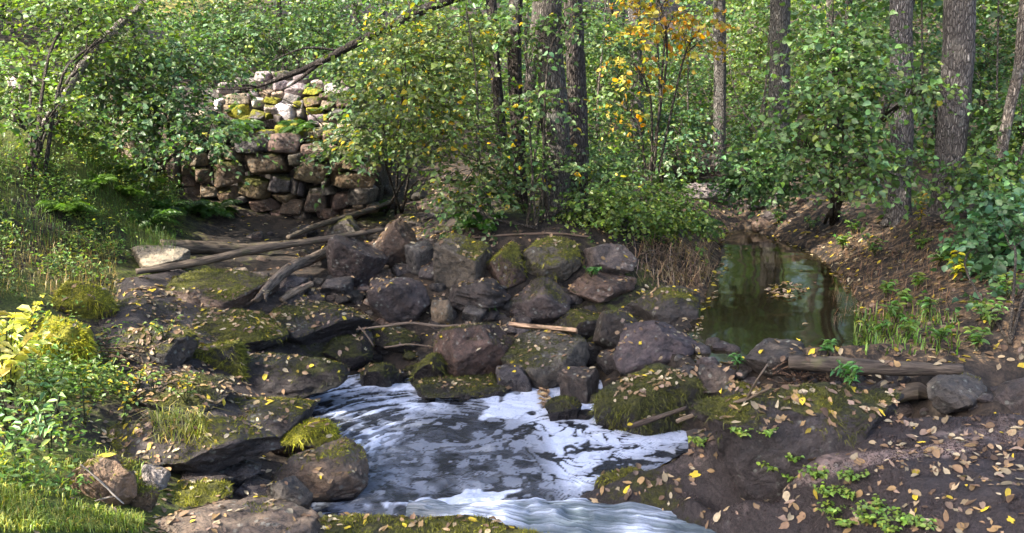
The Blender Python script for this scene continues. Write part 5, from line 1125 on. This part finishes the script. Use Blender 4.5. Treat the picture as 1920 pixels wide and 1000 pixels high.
# ------------------------------------------------------------------ fallen leaves
LT = [(.40, .30, .19), (.30, .20, .125), (.24, .15, .09), (.17, .105, .07), (.27, .19, .15), (.44, .36, .25), (.34, .22, .11)]
def fl_mesh(seed):
    rng = np.random.default_rng(seed); a = np.linspace(0, 2 * np.pi, 12, endpoint=False); r = .5 * (1 - .16 * np.cos(a * 2) + rng.normal(size=12) * .07); x = r * np.cos(a) * 1.3; y = r * np.sin(a) * rng.uniform(.38, .86); x[0] *= rng.uniform(1.1, 1.6)
    if seed % 4 == 3: r2 = 1 - .38 * (np.arange(12) % 3 == 1); x *= r2; y *= r2 * 1.15
    if seed % 5 == 4: x = np.where(y > .1, x * .55, x)
    cz = rng.uniform(-.3, 1.1); z = cz * (y ** 2) * 1.6 + .45 * rng.uniform(-1, 1) * x * np.abs(x) + .12 * rng.uniform(-1, 1) * x * y + .05
    v = np.concatenate([np.stack([x, y, z], -1), [[.2, 0, .01], [-.2, 0, .01]]]); t = []
    for k in range(12):
        k2 = (k + 1) % 12; c = 12 if x[k] + x[k2] > 0 else 13; t.append((c, k, k2))
    t += [(12, 3, 13), (13, 9, 12)]
    st = np.array([(-.55, .015, .03), (-.55, -.015, .03), (-.95, .0, .08)]); t.append((14, 15, 16))
    return np.concatenate([v, st]), np.array(t)
FLV = [fl_mesh(k) for k in range(12)]; FLM = [mesh_np('fallen_leaf', v, t, M_DRY, {'tint': np.ones((len(v), 3))}) for v, t in FLV]
def frame_for(p, n, rng, s, lift=.004):
    n = nrmz(np.array(n) + rng.normal(size=3) * .12); a = nrmz(np.cross(n, rng.normal(size=3))); b = np.cross(n, a); M = np.eye(4); M[:3, 0] = a * s; M[:3, 1] = b * s; M[:3, 2] = n * s; M[:3, 3] = p + n * lift; return M
rl = np.random.default_rng(21); ALL = []
def rain(N, x0, x1, y0, y1, s0, s1, keep=None, yel=0., nz=.45, what='ground'):
    for p, n in drop_many(rl, N, x0, x1, y0, y1, keep, 6.0, nz):
        if x0 >= 1290 and y0 < 690 and poly_sd(pond_poly, p[None, 0], p[None, 1])[0] > .06 and what != 'pond': continue
        c = np.array(LT[rl.integers(len(LT))]) if rl.random() > yel else np.array((.58, .44, .06)); ALL.append((p, n, s0 + (s1 - s0) * rl.random() ** 1.5, c * rl.uniform(.35, 1.15) * (.62 if what == 'bank' else .82 if what == 'slab' else 1), what))
cl = lambda f, th, lo: (lambda u, v, p: np.where(fbm(p * f, 2, 91) > th, 1.0, lo))
rain(950, 1110, 1920, 775, 1000, .014, .046, cl(2.6, -.02, .7), .04, what='slab')
rain(150, 1150, 1290, 695, 755, .024, .040, None, .05, what='mossy')
rain(1300, 240, 700, 540, 800, .020, .038, cl(3, .0, .35), .08, what='bedrock')
rain(480, 180, 700, 780, 1000, .018, .038, cl(3, .0, .4), .1, what='ledge')
rain(1300, 660, 1320, 430, 730, .018, .036, cl(3, .0, .35), .1, what='boulders')
rain(70, 580, 1090, 960, 1000, .024, .040, None, .2, what='lip')
rain(1700, 1500, 2200, 410, 690, .024, .044, cl(2, -.1, .5), .1, .25, 'bank')
rain(240, 1290, 1640, 430, 680, .030, .048, lambda u, v, p: np.where((poly_sd(pond_poly, p[:, 0], p[:, 1]) < .10) | ((u-1475)**2/45**2 + (v-546)**2/16**2 < 1), 1., .02), .35, what='pond')
rain(260, 80, 330, 520, 760, .024, .042, None, .15, what='bank'); rain(160, 0, 300, 760, 1000, .020, .036, None, .15, what='ledge')
rain(300, 1300, 1600, 350, 440, .03, .05, None, .15, what='bank')
rain(500, 420, 900, 330, 560, .026, .042, cl(3, .0, .3), .1, what='gully')
rain(200, 1280, 1700, 680, 800, .028, .045, None, .1, what='dam')
def leaf_raft():
    for px, py, rx, ry, n in ((1021, 742, 9, 28, 60), (1475, 546, 40, 14, 60)):
        z = .012 if px < 1200 else POND_Z + .008
        for k in range(n):
            a, q = rl.uniform(0, 6.28), rl.random() ** .5; p = P(px + math.cos(a) * q * rx, py + math.sin(a) * q * ry, z); ALL.append((p, np.array([0, 0, 1.]), rl.uniform(.028, .045), np.array(LT[rl.integers(len(LT))]) * rl.uniform(.6, 1.1), 'float'))
leaf_raft()
WHERE = {'slab': 'dry brown or tan leaf fallen on the broad purple slab', 'mossy': 'pale fallen leaf on top of the moss-draped boulder', 'bedrock': 'pale fallen leaf on the dark mossy bedrock', 'ledge': 'pale fallen leaf on the ledge rocks by the bank',
         'boulders': 'pale fallen leaf lying among the boulders above the pool', 'lip': 'fallen leaf on the mossy rock below the pool lip', 'bank': 'fallen leaf on the brown woodland bank', 'pond': 'yellow-brown leaf at the edge of the pond', 'gully': 'fallen leaf in the rubble by the wall', 'dam': 'fallen leaf on the rock dam rocks', 'float': 'fallen leaf in a floating raft of leaves'}
sc = np.array([a[2] / max(a[0][1], .5) if in_frame(a[0][None])[0] else 0 for a in ALL]); order = np.argsort(-sc); vs, ts, cs, o_ = [], [], [], 0
for rank, i in enumerate(order):
    p, n, s, c, what = ALL[i]; k = int(i) % 12; M = frame_for(p, n, rl, s)
    if rank < 300 and sc[i] > 0:
        ob = bpy.data.objects.new('fallen_leaf', FLM[k]); COL.objects.link(ob); ob.matrix_basis = Matrix(M.tolist()); ob.color = (*[float(q) for q in c], 1); tag(ob, WHERE[what], 'leaf', 'fallen leaves: ' + what)
    else:
        v, t = FLV[k]; vs.append(v @ M[:3, :3].T + M[:3, 3]); ts.append(t + o_); cs.append(np.tile(c, (len(v), 1))); o_ += len(v)
tag(link('leaf_litter', mesh_np('leaf_litter', np.concatenate(vs), np.concatenate(ts), M_DRY, {'tint': np.concatenate(cs)})), 'scattered small fallen autumn leaves over rocks and banks', 'leaf litter', kind='stuff')

# ------------------------------------------------------------------ moss pile on the mossiest rocks
def fuzz():
    rng = np.random.default_rng(33); tot = 0
    for o, w, t, n, m, bri in ROCKS:
        ctr = w.mean(0); u, v = project(ctr)
        if not (-100 < u < 2020 and 380 < v < 1100) or ctr[1] > 9: continue
        fm = m[t].mean(1); fnz = n[t].mean(1); sel = (fm > .30) & (fnz[:, 1] < .6)
        if sel.sum() < 30: continue
        a = np.linalg.norm(np.cross(w[t[:, 1]] - w[t[:, 0]], w[t[:, 2]] - w[t[:, 0]]), axis=1) / 2 * sel * np.clip(fm - .2, 0, .8)
        N = int(min(5200, a.sum() * 26000 / max(ctr[1] / 5, .6) ** 2))
        if N < 40: continue
        f = rng.choice(len(t), N, p=a / a.sum()); b = rng.dirichlet((1, 1, 1), N); p = (w[t[f]] * b[..., None]).sum(1); nr = fnz[f]; keep = fbm(p * 14, 2, 44) > -.25; p, nr, f = p[keep], nr[keep], f[keep]; N = len(p)
        L = rng.uniform(.008, .022, N)[:, None]; d = nrmz(nr + rng.normal(size=(N, 3)) * .5 + np.array([0, 0, -.9]) * (1 - np.clip(nr[:, 2:3], 0, 1))); s = nrmz(np.cross(d, rng.normal(size=(N, 3)))) * .0022
        L = np.where(nr[:, 2:3] < .45, L * 2.8, L)
        vv = np.stack([p - s, p + s, p + d * L], 1).reshape(-1, 3) - np.array(o.location); tt = np.arange(N * 3).reshape(-1, 3)
        bb = bri[t[f]].mean(1)[:, None]; c = (np.array([[.045, .050, .014]]) * (1 - bb) + np.array([[.36, .34, .03]]) * bb) * np.exp(rng.normal(size=(N, 1)) * .35)
        x = link('moss', mesh_np('moss', vv, tt, M_DRY, {'tint': np.repeat(c, 3, 0)}), o, None, (1, 1, 1)); x['kind'] = 'stuff'; tot += N
    print('moss', tot)
fuzz()
print('objects', len(bpy.data.objects), 'tris', sum(len(o.data.polygons) for o in bpy.data.objects if o.type == 'MESH'))
